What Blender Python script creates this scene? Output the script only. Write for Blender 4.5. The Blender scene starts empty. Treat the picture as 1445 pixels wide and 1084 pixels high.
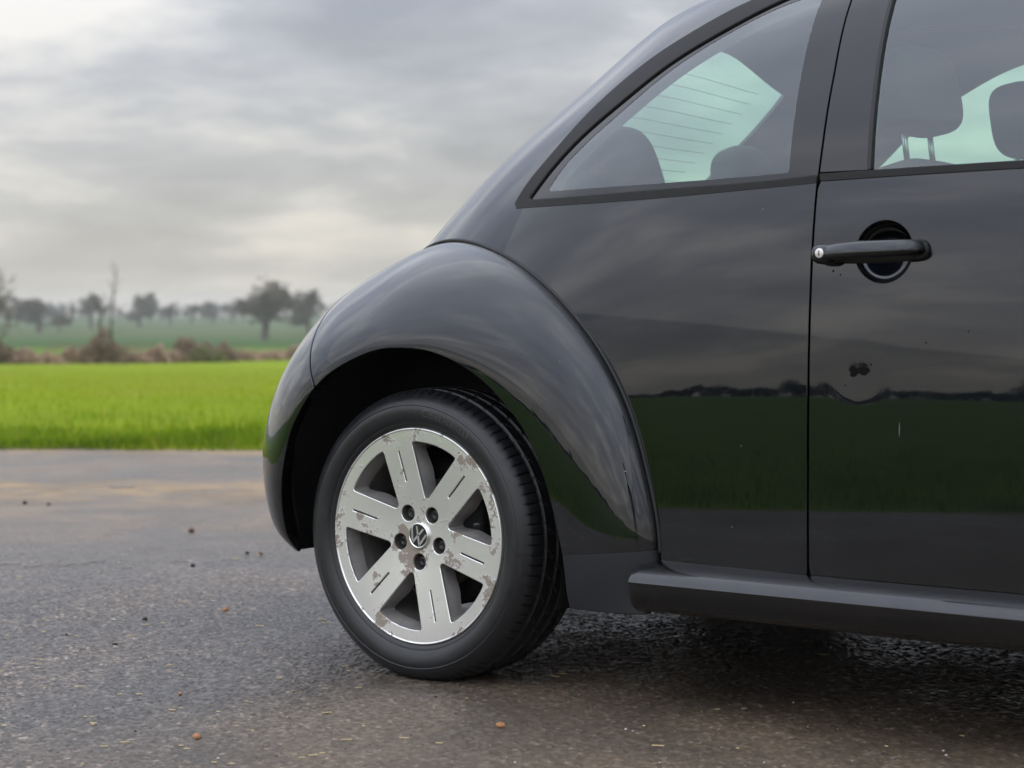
import bpy, math, random
import numpy as np
from mathutils import Vector, Matrix
from mathutils.geometry import delaunay_2d_cdt

# ------------------------------------------------------------------ camera, sky, sun, exposure
scene = bpy.context.scene
col = scene.collection
R = math.radians
YAW = R(37.0)
CAM = np.array([2.728, -4.078, 0.79])
DV = np.array([-math.sin(YAW), math.cos(YAW)])      # horizontal viewing direction
RV = np.array([math.cos(YAW), math.sin(YAW)])       # to the right of it
FPX = 2810.0                                        # focal length in photo pixels (1445 wide)

cam_data = bpy.data.cameras.new('camera')
cam = bpy.data.objects.new('camera', cam_data)
col.objects.link(cam)
cam.location = CAM
cam.rotation_euler = (R(90), 0, YAW)
cam_data.sensor_width = 36.0
cam_data.lens = 36.0 * FPX / 1445.0
cam_data.shift_y = -102.0 / 1445.0
cam_data.clip_start = 0.05
cam_data.clip_end = 20000
cam_data.dof.use_dof = True
cam_data.dof.focus_distance = 4.05
cam_data.dof.aperture_fstop = 4.8
scene.camera = cam

SUN_EL, SUN_AZ = R(62), R(262)       # high thin cloud, light from behind the camera side
world = bpy.data.worlds.new('World')
scene.world = world
world.use_nodes = True
wn, wl = world.node_tree.nodes, world.node_tree.links
wn.clear()


def wnode(t, **kw):
    n = wn.new(t)
    for k, v in kw.items():
        setattr(n, k, v)
    return n


def wmath(op, a, b=None, c=None, clamp=False):
    n = wnode('ShaderNodeMath', operation=op, use_clamp=clamp)
    for i, v in enumerate((a, b, c)):
        if v is None:
            continue
        if isinstance(v, (int, float)):
            n.inputs[i].default_value = v
        else:
            wl.new(v, n.inputs[i])
    return n.outputs[0]


w_out = wnode('ShaderNodeOutputWorld')
w_bg = wnode('ShaderNodeBackground')
w_bg.inputs['Strength'].default_value = 0.1
w_sky = wnode('ShaderNodeTexSky', sky_type='NISHITA', sun_disc=False)
w_sky.sun_elevation = SUN_EL
w_sky.sun_rotation = R(90) - SUN_AZ
w_tc = wnode('ShaderNodeTexCoord')
w_sep = wnode('ShaderNodeSeparateXYZ')
wl.new(w_tc.outputs['Generated'], w_sep.inputs[0])
zpos = wmath('MAXIMUM', w_sep.outputs[2], 0.0)
den = wmath('ADD', zpos, 0.19)
w_comb = wnode('ShaderNodeCombineXYZ')
wl.new(wmath('DIVIDE', w_sep.outputs[0], den), w_comb.inputs[0])
wl.new(wmath('DIVIDE', w_sep.outputs[1], den), w_comb.inputs[1])
w_n1 = wnode('ShaderNodeTexNoise')
w_n1.inputs['Scale'].default_value = 1.9
w_n1.inputs['Detail'].default_value = 8
w_n1.inputs['Roughness'].default_value = 0.57
w_n1.inputs['Distortion'].default_value = 0.15
wl.new(w_comb.outputs[0], w_n1.inputs['Vector'])
w_n2 = wnode('ShaderNodeTexNoise')
w_n2.inputs['Scale'].default_value = 0.9
w_n2.inputs['Detail'].default_value = 4
wl.new(w_comb.outputs[0], w_n2.inputs['Vector'])
cl = wmath('ADD', wmath('MULTIPLY', w_n1.outputs['Fac'], 0.65), wmath('MULTIPLY', w_n2.outputs['Fac'], 0.35))
w_ramp = wnode('ShaderNodeValToRGB')
cl = wmath('MULTIPLY_ADD', wmath('SUBTRACT', cl, 0.5), wmath('MULTIPLY_ADD', wmath('MINIMUM', wmath('MULTIPLY', zpos, 1.6), 1.0), -0.65, 1.0), 0.5)
wl.new(cl, w_ramp.inputs[0])
cr = w_ramp.color_ramp
cr.elements[0].position = 0.41
cr.elements[0].color = (0.285, 0.295, 0.325, 1)
cr.elements[1].position = 0.60
cr.elements[1].color = (0.75, 0.71, 0.66, 1)
e = cr.elements.new(0.50)
e.color = (0.41, 0.415, 0.435, 1)
# warmer, paler air towards the horizon; overcast skies are brighter overhead
w_hor = wmath('POWER', wmath('SUBTRACT', 1.0, zpos, clamp=True), 14.0)
w_mixh = wnode('ShaderNodeMix', data_type='RGBA')
wl.new(wmath('MULTIPLY', w_hor, 0.55), w_mixh.inputs[0])
wl.new(w_ramp.outputs[0], w_mixh.inputs[6])
w_mixh.inputs[7].default_value = (0.86, 0.75, 0.61, 1)
# the cloud is thinner towards the sun's side, so that half of the sky is a little brighter
w_sd = wnode('ShaderNodeVectorMath', operation='DOT_PRODUCT')
wl.new(w_tc.outputs['Generated'], w_sd.inputs[0])
w_sd.inputs[1].default_value = (math.cos(SUN_AZ), math.sin(SUN_AZ), 0)
gain = wmath('MULTIPLY', wmath('MULTIPLY_ADD', wmath('POWER', zpos, 0.9), 14.0, 5.8), wmath('MULTIPLY_ADD', w_sd.outputs['Value'], 0.36, 1.0))
w_gain = wnode('ShaderNodeVectorMath', operation='SCALE')
w_blue = wnode('ShaderNodeMix', data_type='RGBA', blend_type='MULTIPLY')
wl.new(wmath('MULTIPLY', zpos, 2.2, clamp=True), w_blue.inputs[0])
wl.new(w_mixh.outputs[2], w_blue.inputs[6])
w_blue.inputs[7].default_value = (0.90, 0.975, 1.11, 1)
wl.new(w_blue.outputs[2], w_gain.inputs[0])
wl.new(gain, w_gain.inputs['Scale'])
w_mix = wnode('ShaderNodeMix', data_type='RGBA')
w_mix.inputs[0].default_value = 0.93
wl.new(w_sky.outputs[0], w_mix.inputs[6])
wl.new(w_gain.outputs[0], w_mix.inputs[7])
wl.new(w_mix.outputs[2], w_bg.inputs['Color'])
wl.new(w_bg.outputs[0], w_out.inputs['Surface'])

sun_data = bpy.data.lights.new('sun', 'SUN')
sun_data.energy = 0.5
sun_data.angle = R(120)
sun_data.color = (1.0, 0.95, 0.88)
sun = bpy.data.objects.new('sun', sun_data)
col.objects.link(sun)
sun.location = (0, -10, 20)
sdir = Vector((math.cos(SUN_EL) * math.cos(SUN_AZ), math.cos(SUN_EL) * math.sin(SUN_AZ), math.sin(SUN_EL)))
sun.rotation_euler = (-sdir).to_track_quat('-Z', 'Y').to_euler()

vs = scene.view_settings
vs.view_transform = 'Standard'
vs.look = 'None'
vs.exposure = 1.0
vs.gamma = 1.0
vs.use_curve_mapping = False
scene.render.engine = 'CYCLES'
scene.cycles.use_denoising = True
scene.cycles.max_bounces = 10
scene.cycles.transparent_max_bounces = 24
scene.cycles.glossy_bounces = 5
scene.cycles.volume_bounces = 1
scene.cycles.caustics_reflective = False
scene.cycles.caustics_refractive = False

random.seed(7)
RNG = np.random.default_rng(11)


# ------------------------------------------------------------------ helpers
def link(o, parent=None):
    col.objects.link(o)
    if parent is not None:
        o.parent = parent
    return o


def tag(o, label=None, cat=None, group=None, kind=None):
    for k, v in (('label', label), ('category', cat), ('group', group), ('kind', kind)):
        if v:
            o[k] = v
    return o


def empty(name, loc=(0, 0, 0)):
    o = bpy.data.objects.new(name, None)
    o.location = loc
    o.empty_display_size = 0.2
    return link(o)


def mesh_data(name, V, F, normals=None, smooth=True):
    V = np.asarray(V, dtype=np.float64)
    me = bpy.data.meshes.new(name)
    if isinstance(F, np.ndarray):
        n = F.shape[1]
        me.vertices.add(len(V))
        me.vertices.foreach_set('co', V.astype(np.float32).ravel())
        me.loops.add(F.size)
        me.loops.foreach_set('vertex_index', F.astype(np.int32).ravel())
        me.polygons.add(len(F))
        me.polygons.foreach_set('loop_start', (np.arange(len(F)) * n).astype(np.int32))
        try:
            me.polygons.foreach_set('loop_total', np.full(len(F), n, dtype=np.int32))
        except Exception:
            pass
        me.update(calc_edges=True)
    else:
        me.from_pydata([tuple(v) for v in V], [], [tuple(int(i) for i in f) for f in F])
    if smooth:
        me.polygons.foreach_set('use_smooth', np.ones(len(me.polygons), dtype=bool))
    me.validate(clean_customdata=False)
    if normals is not None:
        me.normals_split_custom_set_from_vertices([tuple(n) for n in normals])
    return me


def mk(name, V, F, mat, parent=None, normals=None, smooth=True):
    me = mesh_data(name, V, F, normals, smooth)
    if mat is not None:
        me.materials.append(mat)
    return link(bpy.data.objects.new(name, me), parent)


def copy_obj(o, parent=None, name=None):
    c = o.copy()
    if name:
        c.name = name
    return link(c, parent)


def cspl(xs, ys):
    xs = np.array(xs, float); ys = np.array(ys, float); n = len(xs); h = np.diff(xs)
    A = np.eye(n); B = np.zeros(n)
    for i in range(1, n - 1):
        A[i, i - 1] = h[i - 1]; A[i, i] = 2 * (h[i - 1] + h[i]); A[i, i + 1] = h[i]
        B[i] = 6 * ((ys[i + 1] - ys[i]) / h[i] - (ys[i] - ys[i - 1]) / h[i - 1])
    M = np.linalg.solve(A, B)

    def f(x):
        x = np.asarray(x, float)
        i = np.clip(np.searchsorted(xs, x) - 1, 0, n - 2)
        a = xs[i + 1] - x; b = x - xs[i]; hh = h[i]
        return (M[i] * a ** 3 + M[i + 1] * b ** 3) / (6 * hh) + (ys[i] / hh - M[i] * hh / 6) * a + (ys[i + 1] / hh - M[i + 1] * hh / 6) * b
    return f


def curve_pts(pts, n):
    """smooth curve through 2D/3D points, n samples"""
    P = np.array(pts, float)
    s = np.concatenate([[0], np.cumsum(np.linalg.norm(np.diff(P, axis=0), axis=1))])
    t = np.linspace(0, s[-1], n)
    return np.stack([cspl(s, P[:, k])(t) for k in range(P.shape[1])], -1)


def resample(poly, ds, closed=True):
    P = np.array(poly, float)
    out = []
    m = len(P)
    for i in range(m if closed else m - 1):
        a, b = P[i], P[(i + 1) % m]
        k = max(1, int(math.ceil(np.linalg.norm(b - a) / ds)))
        for j in range(k):
            out.append(a + (b - a) * j / k)
    if not closed:
        out.append(P[-1])
    return np.array(out)


def fillet(poly, rad, seg=5):
    P = np.array(poly, float)
    out = []
    m = len(P)
    for i in range(m):
        p, a, b = P[i], P[i - 1], P[(i + 1) % m]
        r_ = rad[i] if hasattr(rad, '__len__') else rad
        if r_ <= 0:
            out.append(p); continue
        u = (a - p) / np.linalg.norm(a - p); v = (b - p) / np.linalg.norm(b - p)
        p0, p1 = p + u * r_, p + v * r_
        for t in np.linspace(0, 1, seg + 1):
            out.append((1 - t) ** 2 * p0 + 2 * t * (1 - t) * p + t * t * p1)
    return np.array(out)


def pip(pts, poly):
    x, y = pts[:, 0], pts[:, 1]
    ins = np.zeros(len(pts), bool)
    px, py = poly[:, 0], poly[:, 1]
    j = len(poly) - 1
    for i in range(len(poly)):
        cond = (py[i] > y) != (py[j] > y)
        with np.errstate(divide='ignore', invalid='ignore'):
            xi = (px[j] - px[i]) * (y - py[i]) / (py[j] - py[i] + 1e-30) + px[i]
        ins ^= cond & (x < xi)
        j = i
    return ins


def region(outline, holes=(), ds=0.02, edge=None):
    """triangulated 2D region with holes -> points, triangles"""
    edge = edge or ds * 0.6
    loops = [resample(outline, edge)] + [resample(h, edge) for h in holes]
    B = np.concatenate(loops)
    lo, hi = B.min(0), B.max(0)
    gx = np.arange(lo[0], hi[0], ds); gy = np.arange(lo[1], hi[1], ds * 0.87)
    GX, GY = np.meshgrid(gx, gy)
    GX = GX + (np.arange(len(gy)) % 2)[:, None] * ds * 0.5
    G = np.stack([GX.ravel(), GY.ravel()], -1)
    keep = pip(G, loops[0])
    for h in loops[1:]:
        keep &= ~pip(G, h)
    G = G[keep]
    if len(G):
        dmin = np.full(len(G), 9.0)
        for k in range(0, len(B), 400):
            d2 = ((G[:, None, :] - B[None, k:k + 400, :]) ** 2).sum(-1).min(1)
            dmin = np.minimum(dmin, d2)
        G = G[dmin > (0.5 * ds) ** 2]
    edges = []
    o = 0
    for L in loops:
        n = len(L)
        edges += [(o + i, o + (i + 1) % n) for i in range(n)]
        o += n
    P = np.concatenate([B, G]) if len(G) else B
    r = delaunay_2d_cdt([Vector(p) for p in P], edges, [], 0, 1e-7)
    pts = np.array([tuple(v) for v in r[0]])
    tris = np.array([f for f in r[2] if len(f) == 3])
    c = pts[tris].mean(1)
    keep = pip(c, loops[0])
    for h in loops[1:]:
        keep &= ~pip(c, h)
    return pts, tris[keep]


def finish(V, N, F, bevel=0.0015, depth=0.012, skip=None):
    """give a sheet of panel its rounded edge and its return flange"""
    V = np.asarray(V, float); N = np.asarray(N, float); F = np.asarray(F)
    fn = np.cross(V[F[:, 1]] - V[F[:, 0]], V[F[:, 2]] - V[F[:, 0]])
    flip = (fn * N[F].mean(1)).sum(1) < 0
    F = F.copy()
    F[flip] = F[flip][:, ::-1]
    E = set()
    n = F.shape[1]
    for f in F:
        for i in range(n):
            E.add((int(f[i]), int(f[(i + 1) % n])))
    bd = [(a, b) for (a, b) in E if (b, a) not in E]
    T = {}
    for a, b in bd:
        t = V[b] - V[a]
        t = t / (np.linalg.norm(t) + 1e-12)
        T[a] = T.get(a, 0) + t
        T[b] = T.get(b, 0) + t
    idx = list(T)
    o = np.array([np.cross(T[i], N[i]) for i in idx])
    o /= np.linalg.norm(o, axis=1)[:, None] + 1e-12
    Nb = N[idx]
    r1 = V[idx] + o * bevel - Nb * bevel
    r2 = r1 - Nb * depth
    k = len(V); m = len(idx)
    pos = {v: i for i, v in enumerate(idx)}
    faces = [tuple(f) for f in F]
    for a, b in bd:
        ia, ib = pos[a], pos[b]
        faces.append((b, a, k + ia, k + ib))
        faces.append((k + ib, k + ia, k + m + ia, k + m + ib))
    VV = np.concatenate([V, r1, r2]); NN = np.concatenate([N, o, o])
    return VV, NN, faces


def surf_normals(f, uv, ref, eps=1e-3):
    P = f(uv)
    du = f(uv + np.array([eps, 0])) - f(uv - np.array([eps, 0]))
    dv = f(uv + np.array([0, eps])) - f(uv - np.array([0, eps]))
    N = np.cross(du, dv)
    N /= np.linalg.norm(N, axis=1)[:, None] + 1e-15
    s = np.sign((N * (P - np.array(ref))).sum(1))
    s[s == 0] = 1
    return P, N * s[:, None]


def panel(name, f, outline, holes, mat, parent, ds=0.02, bevel=0.0015, depth=0.012, ref=(1.25, 0, 0.75), offset=0.0, edge=None):
    pts, tris = region(outline, holes, ds, edge)
    P, N = surf_normals(f, pts, ref)
    P = P + N * offset
    if depth:
        V, N, F = finish(P, N, tris, bevel, depth)
    else:
        fn = np.cross(P[tris[:, 1]] - P[tris[:, 0]], P[tris[:, 2]] - P[tris[:, 0]])
        F = tris.copy()
        fl = (fn * N[tris].mean(1)).sum(1) < 0
        F[fl] = F[fl][:, ::-1]
        V = P
    return mk(name, V, F, mat, parent, N)


def grid_faces(nu, nv, closed_u=False):
    i = np.arange(nu if closed_u else nu - 1)[:, None]
    j = np.arange(nv - 1)[None]
    a = i * nv + j
    b = ((i + 1) % nu) * nv + j
    return np.stack([a, b, b + 1, a + 1], -1).reshape(-1, 4)


def lathe(profile, segs=96):
    """revolve (radius, y) around the local Y axis"""
    P = np.array(profile, float)
    th = np.linspace(0, 2 * np.pi, segs, endpoint=False)
    V = np.stack([np.cos(th)[:, None] * P[None, :, 0], np.repeat(P[None, :, 1], segs, 0), np.sin(th)[:, None] * P[None, :, 0]], -1)
    return V.reshape(-1, 3), grid_faces(segs, len(P), True)


def tube(path, rad, sides=8, cap=True):
    P = np.array(path, float)
    n = len(P)
    rad = np.full(n, rad) if np.isscalar(rad) else np.array(rad, float)
    T = np.gradient(P, axis=0)
    T /= np.linalg.norm(T, axis=1)[:, None] + 1e-12
    up = np.array([0, 0, 1.0]) if abs(T[0][2]) < 0.9 else np.array([1.0, 0, 0])
    V = []
    for i in range(n):
        a = np.cross(T[i], up); a /= np.linalg.norm(a) + 1e-12
        b = np.cross(T[i], a)
        for k in range(sides):
            t = 2 * math.pi * k / sides
            V.append(P[i] + rad[i] * (math.cos(t) * a + math.sin(t) * b))
    F = [(i * sides + k, i * sides + (k + 1) % sides, (i + 1) * sides + (k + 1) % sides, (i + 1) * sides + k) for i in range(n - 1) for k in range(sides)]
    if cap:
        F.append(tuple(range(sides - 1, -1, -1)))
        F.append(tuple(range((n - 1) * sides, n * sides)))
    return np.array(V), F


def join(parts):
    V, F, o = [], [], 0
    for v, f in parts:
        V.append(np.asarray(v, float))
        F += [tuple(int(i) + o for i in q) for q in f]
        o += len(v)
    return np.concatenate(V), F


def squad(c, h, e1=0.35, e2=0.35, nu=20, nv=28, taper=0.0, rot=0.0):
    """rounded-box superquadric; rot tilts about Y, taper narrows it towards the top"""
    u = np.linspace(-np.pi / 2, np.pi / 2, nu); v = np.linspace(0, 2 * np.pi, nv, endpoint=False)
    sp = lambda a, p: np.sign(a) * np.abs(a) ** p
    cu, su = sp(np.cos(u), e1), sp(np.sin(u), e1)
    X = cu[None] * sp(np.cos(v), e2)[:, None]; Y = cu[None] * sp(np.sin(v), e2)[:, None]; Z = np.repeat(su[None], nv, 0)
    k = 1 - taper * (Z + 1) / 2
    V = np.stack([X * h[0], Y * h[1] * k, Z * h[2]], -1).reshape(-1, 3)
    c_, s_ = math.cos(rot), math.sin(rot)
    V = np.stack([V[:, 0] * c_ + V[:, 2] * s_, V[:, 1], -V[:, 0] * s_ + V[:, 2] * c_], -1)
    return V + np.array(c), [tuple(q) for q in grid_faces(nv, nu, True)]


def box(x0, x1, y0, y1, z0, z1):
    V = [(x, y, z) for x in (x0, x1) for y in (y0, y1) for z in (z0, z1)]
    F = [(0, 1, 3, 2), (4, 6, 7, 5), (0, 4, 5, 1), (2, 3, 7, 6), (0, 2, 6, 4), (1, 5, 7, 3)]
    return np.array(V, float), F


def vnoise(x, y, sc, seed=0):
    g = np.random.default_rng(seed).random((64, 64))
    u_, v_ = x / sc, y / sc
    i, j = np.floor(u_).astype(int), np.floor(v_).astype(int)
    f_, h_ = u_ - i, v_ - j
    f_, h_ = f_ * f_ * (3 - 2 * f_), h_ * h_ * (3 - 2 * h_)
    a_ = g[i % 64, j % 64] * (1 - f_) + g[(i + 1) % 64, j % 64] * f_
    b_ = g[i % 64, (j + 1) % 64] * (1 - f_) + g[(i + 1) % 64, (j + 1) % 64] * f_
    return a_ * (1 - h_) + b_ * h_


# ------------------------------------------------------------------ materials
class Mat:
    def __init__(self, name):
        self.m = bpy.data.materials.new(name)
        self.m.use_nodes = True
        self.n = self.m.node_tree.nodes
        self.l = self.m.node_tree.links
        self.p = self.n['Principled BSDF']
        self.out = self.n['Material Output']
        self._tc = None

    def set(self, **kw):
        for k, v in kw.items():
            i = self.p.inputs[k.replace('_', ' ')]
            if hasattr(v, 'is_linked') or hasattr(v, 'links'):
                self.l.new(v, i)
            else:
                i.default_value = (*v, 1) if isinstance(v, tuple) and len(v) == 3 else v
        return self

    def coord(self, kind='Object', scale=(1, 1, 1)):
        if self._tc is None:
            self._tc = self.n.new('ShaderNodeTexCoord')
        mp = self.n.new('ShaderNodeMapping')
        mp.inputs['Scale'].default_value = scale
        self.l.new(self._tc.outputs[kind], mp.inputs[0])
        return mp.outputs[0]

    def pos(self):
        g = self.n.new('ShaderNodeNewGeometry')
        return g.outputs['Position']

    def noise(self, scale, detail=4, rough=0.55, vec=None, dist=0.0):
        t = self.n.new('ShaderNodeTexNoise')
        t.inputs['Scale'].default_value = scale
        t.inputs['Detail'].default_value = detail
        t.inputs['Roughness'].default_value = rough
        t.inputs['Distortion'].default_value = dist
        self.l.new(vec if vec is not None else self.coord(), t.inputs['Vector'])
        return t.outputs['Fac']

    def voronoi(self, scale, vec=None, feature='F1', out='Distance'):
        t = self.n.new('ShaderNodeTexVoronoi')
        t.feature = feature
        t.inputs['Scale'].default_value = scale
        self.l.new(vec if vec is not None else self.coord(), t.inputs['Vector'])
        return t.outputs[out]

    def ramp(self, fac, stops, interp='LINEAR'):
        r = self.n.new('ShaderNodeValToRGB')
        cr = r.color_ramp
        cr.interpolation = interp
        while len(cr.elements) < len(stops):
            cr.elements.new(0.5)
        for el, (p, c) in zip(cr.elements, stops):
            el.position = p
            el.color = (*c, 1) if hasattr(c, '__len__') else (c, c, c, 1)
        self.l.new(fac, r.inputs[0])
        return r.outputs[0]

    def math(self, op, a, b=None, c=None, clamp=False):
        n = self.n.new('ShaderNodeMath')
        n.operation = op
        n.use_clamp = clamp
        for i, v in enumerate((a, b, c)):
            if v is None:
                continue
            if isinstance(v, (int, float)):
                n.inputs[i].default_value = v
            else:
                self.l.new(v, n.inputs[i])
        return n.outputs[0]

    def mix(self, fac, a, b):
        n = self.n.new('ShaderNodeMix')
        n.data_type = 'RGBA'
        for i, v in ((0, fac), (6, a), (7, b)):
            if isinstance(v, (int, float)):
                n.inputs[i].default_value = v if i == 0 else (v, v, v, 1)
            elif isinstance(v, tuple):
                n.inputs[i].default_value = (*v, 1)
            else:
                self.l.new(v, n.inputs[i])
        return n.outputs[2]

    def bump(self, height, strength=0.3, dist=0.01):
        b = self.n.new('ShaderNodeBump')
        b.inputs['Strength'].default_value = strength
        b.inputs['Distance'].default_value = dist
        self.l.new(height, b.inputs['Height'])
        self.l.new(b.outputs[0], self.p.inputs['Normal'])
        return self


def plain(name, color, rough=0.5, metal=0.0, noise=0.0, nscale=30, spec=0.5):
    m = Mat(name)
    if noise:
        f = m.noise(nscale, 5)
        a = tuple(c * (1 - noise) for c in color); b = tuple(min(1, c * (1 + noise)) for c in color)
        m.set(Base_Color=m.mix(f, a, b))
    else:
        m.set(Base_Color=color)
    m.set(Roughness=rough, Metallic=metal)
    m.p.inputs['Specular IOR Level'].default_value = spec
    return m


M = {}
# black metallic paint under clear lacquer, with road film low down and tiny specks
m = Mat('black_paint')
spk = m.ramp(m.voronoi(260), [(0.0, 1.0), (0.045, 0.0)])
film = m.noise(6, 5, 0.6)
spkm = m.math('MULTIPLY', spk, m.ramp(m.noise(9, 3), [(0.54, 0.0), (0.68, 1.0)]))
sz = m.n.new('ShaderNodeSeparateXYZ'); m.l.new(m.coord(), sz.inputs[0])
low_film = m.math('MULTIPLY', m.ramp(sz.outputs[2], [(0.22, 0.085), (0.42, 0.028), (0.75, 0.008)]), m.ramp(m.noise(11, 7, 0.7), [(0.30, 0.25), (0.70, 1.0)]))
dirt = m.math('MAXIMUM', m.math('MULTIPLY', spkm, 0.8), low_film)
m.set(Base_Color=m.mix(dirt, m.mix(film, (0.0024, 0.0036, 0.0066), (0.0038, 0.0054, 0.0094)), (0.17, 0.155, 0.135)),
      Metallic=m.math('SUBTRACT', 1.0, dirt, clamp=True), Roughness=0.34, Coat_Weight=1.0, Coat_IOR=1.55)
m.p.inputs['Coat Roughness'].default_value = 0.015
m.l.new(m.ramp(m.noise(14, 6, 0.65), [(0.35, 0.008), (0.75, 0.045)]), m.p.inputs['Coat Roughness'])
m.p.inputs['Specular IOR Level'].default_value = 0.0
M['paint'] = m.m
m = plain('satin_lower_trim', (0.012, 0.0135, 0.017), 0.33, 0, 0.3, 14)
M['lower'] = m.m
m = plain('window_rubber', (0.014, 0.0135, 0.0135), 0.55, 0, 0.3, 40, 0.22)
M['seal'] = m.m
m = plain('black_rubber', (0.008, 0.008, 0.009), 0.6)
M['blackrubber'] = m.m
m = plain('gloss_black', (0.006, 0.0062, 0.008), 0.06, 0, spec=0.5)
M['frit'] = m.m
m = plain('plastic_liner', (0.006, 0.0062, 0.007), 0.8, 0, 0.5, 60, 0.25)
M['liner'] = m.m
m = plain('cabin_trim', (0.045, 0.050, 0.052), 0.8, 0, 0.2, 50)
M['trim'] = m.m
m = plain('headlining', (0.075, 0.085, 0.088), 0.9)
M['head'] = m.m
m = plain('seat_fabric', (0.022, 0.025, 0.028), 0.85, 0, 0.25, 200)
M['seat'] = m.m
m = plain('seat_metal', (0.5, 0.5, 0.5), 0.3, 1.0)
M['post'] = m.m

m = Mat('tinted_glass')
tr = m.n.new('ShaderNodeBsdfTransparent'); tr.inputs[0].default_value = (0.70, 0.90, 0.81, 1)
gl = m.n.new('ShaderNodeBsdfGlossy'); gl.inputs['Roughness'].default_value = 0.01
gl.inputs['Color'].default_value = (0.93, 0.97, 1.0, 1)
fr = m.n.new('ShaderNodeFresnel')
geo_ = m.n.new('ShaderNodeNewGeometry')        # a thin pane reflects alike from both sides
m.l.new(m.math('MULTIPLY_ADD', geo_.outputs['Backfacing'], 1 / 1.55 - 1.55, 1.55), fr.inputs[0])
mx = m.n.new('ShaderNodeMixShader')
fac = m.math('MULTIPLY', fr.outputs[0], 1.85, clamp=True)
m.l.new(fac, mx.inputs[0]); m.l.new(tr.outputs[0], mx.inputs[1]); m.l.new(gl.outputs[0], mx.inputs[2])
m.l.new(mx.outputs[0], m.out.inputs[0])
M['glass'] = m.m

# machined alloy with lacquer peel and brown-grey corrosion
m = Mat('alloy')
c_obj = m.coord('Object')
blot = m.noise(17, 6, 0.62, c_obj, 0.5)
fine = m.noise(130, 5, 0.7, c_obj)
amt = m.math('ADD', blot, m.math('MULTIPLY', m.math('SUBTRACT', fine, 0.5), 0.30))
lenn = m.n.new('ShaderNodeVectorMath'); lenn.operation = 'LENGTH'
m.l.new(c_obj, lenn.inputs[0])
bias = m.ramp(m.math('MULTIPLY', lenn.outputs['Value'], 4.0), [(0.16, 0.62), (0.30, 0.50), (0.42, 0.42), (0.74, 0.45), (0.86, 0.51), (0.93, 0.52)])
amt = m.math('ADD', amt, m.math('MULTIPLY_ADD', bias, 0.5, -0.235))
cor = m.ramp(amt, [(0.572, 0.0), (0.622, 0.95)])
corc = m.mix(m.noise(330, 4, 0.75, c_obj), (0.11, 0.09, 0.07), (0.44, 0.37, 0.30))
m.set(Base_Color=m.mix(cor, m.mix(m.noise(9, 3, 0.5, c_obj), (0.76, 0.755, 0.735), (0.88, 0.875, 0.855)), corc),
      Metallic=m.math('MULTIPLY_ADD', cor, -0.60, 0.92), Roughness=m.math('MULTIPLY_ADD', cor, 0.30, 0.33))
m.bump(m.math('MULTIPLY', cor, fine), 0.5, 0.001)
M['alloy'] = m.m
m = plain('alloy_inner', (0.31, 0.295, 0.285), 0.55, 0.6, 0.4, 25)
M['barrel'] = m.m
m = plain('brake_iron', (0.20, 0.16, 0.12), 0.45, 0.7, 0.4, 60)
M['disc'] = m.m
m = plain('nut_cap', (0.012, 0.012, 0.014), 0.35)
M['nut'] = m.m
m = plain('bolt_hole_metal', (0.075, 0.068, 0.062), 0.6, 0.4, 0.4, 80); M['hole'] = m.m
m = plain('chrome', (0.80, 0.80, 0.78), 0.12, 1.0)
M['chrome'] = m.m
m = plain('lock_ring', (0.72, 0.70, 0.68), 0.35, 0.3)
M['lock'] = m.m
m = plain('key_slot', (0.10, 0.015, 0.012), 0.5)
M['slot'] = m.m
m = plain('primer_chip', (0.004, 0.004, 0.004), 0.8, spec=0.1)
M['chip'] = m.m
m = plain('pale_chip', (0.22, 0.22, 0.21), 0.6)
M['pale'] = m.m

m = Mat('tyre_rubber')
dust = m.noise(55, 6, 0.65)
m.set(Base_Color=m.mix(dust, (0.006, 0.0063, 0.0075), (0.017, 0.018, 0.020)), Roughness=m.ramp(dust, [(0.3, 0.28), (0.7, 0.48)]))
m.bump(m.noise(700, 2), 0.15, 0.001)
M['tyre'] = m.m
m = Mat('tyre_letter')
m.set(Base_Color=(0.060, 0.062, 0.066), Roughness=0.5)
M['letter'] = m.m

m = Mat('tail_lens')
m.set(Base_Color=(0.30, 0.012, 0.012), Roughness=0.08, Coat_Weight=1.0)
M['lens'] = m.m

# ------------------------------------------------------------------ ground
def ground_profile(D):
    return np.interp(D, [0, 11.3, 20, 50, 94, 110, 160, 375, 600, 900, 1500], [0, 0, -0.12, -0.78, -1.68, -1.75, -2.4, -4.5, -4.4, -3.2, -2.2])


def ground_height(x, y):
    D = (x - CAM[0]) * DV[0] + (y - CAM[1]) * DV[1]
    E = -0.6 * x - 0.8 * y
    back = np.interp(E, [0, 4.5, 30, 90, 200, 400, 3000], [0, 0, 0.15, 0.4, 0.9, 1.6, 4.0])
    h = ground_profile(np.maximum(D, 0)) + back
    yard = (D < 11.45) & (E < 4.55)
    return np.where(yard, -0.03, h + 0.012)


def cam_point(D, px, z=None):
    p = CAM[:2] + D * (DV + (px - 722.5) / FPX * RV)
    zz = float(ground_height(p[0], p[1])) if z is None else z
    return np.array([p[0], p[1], zz])


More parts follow.
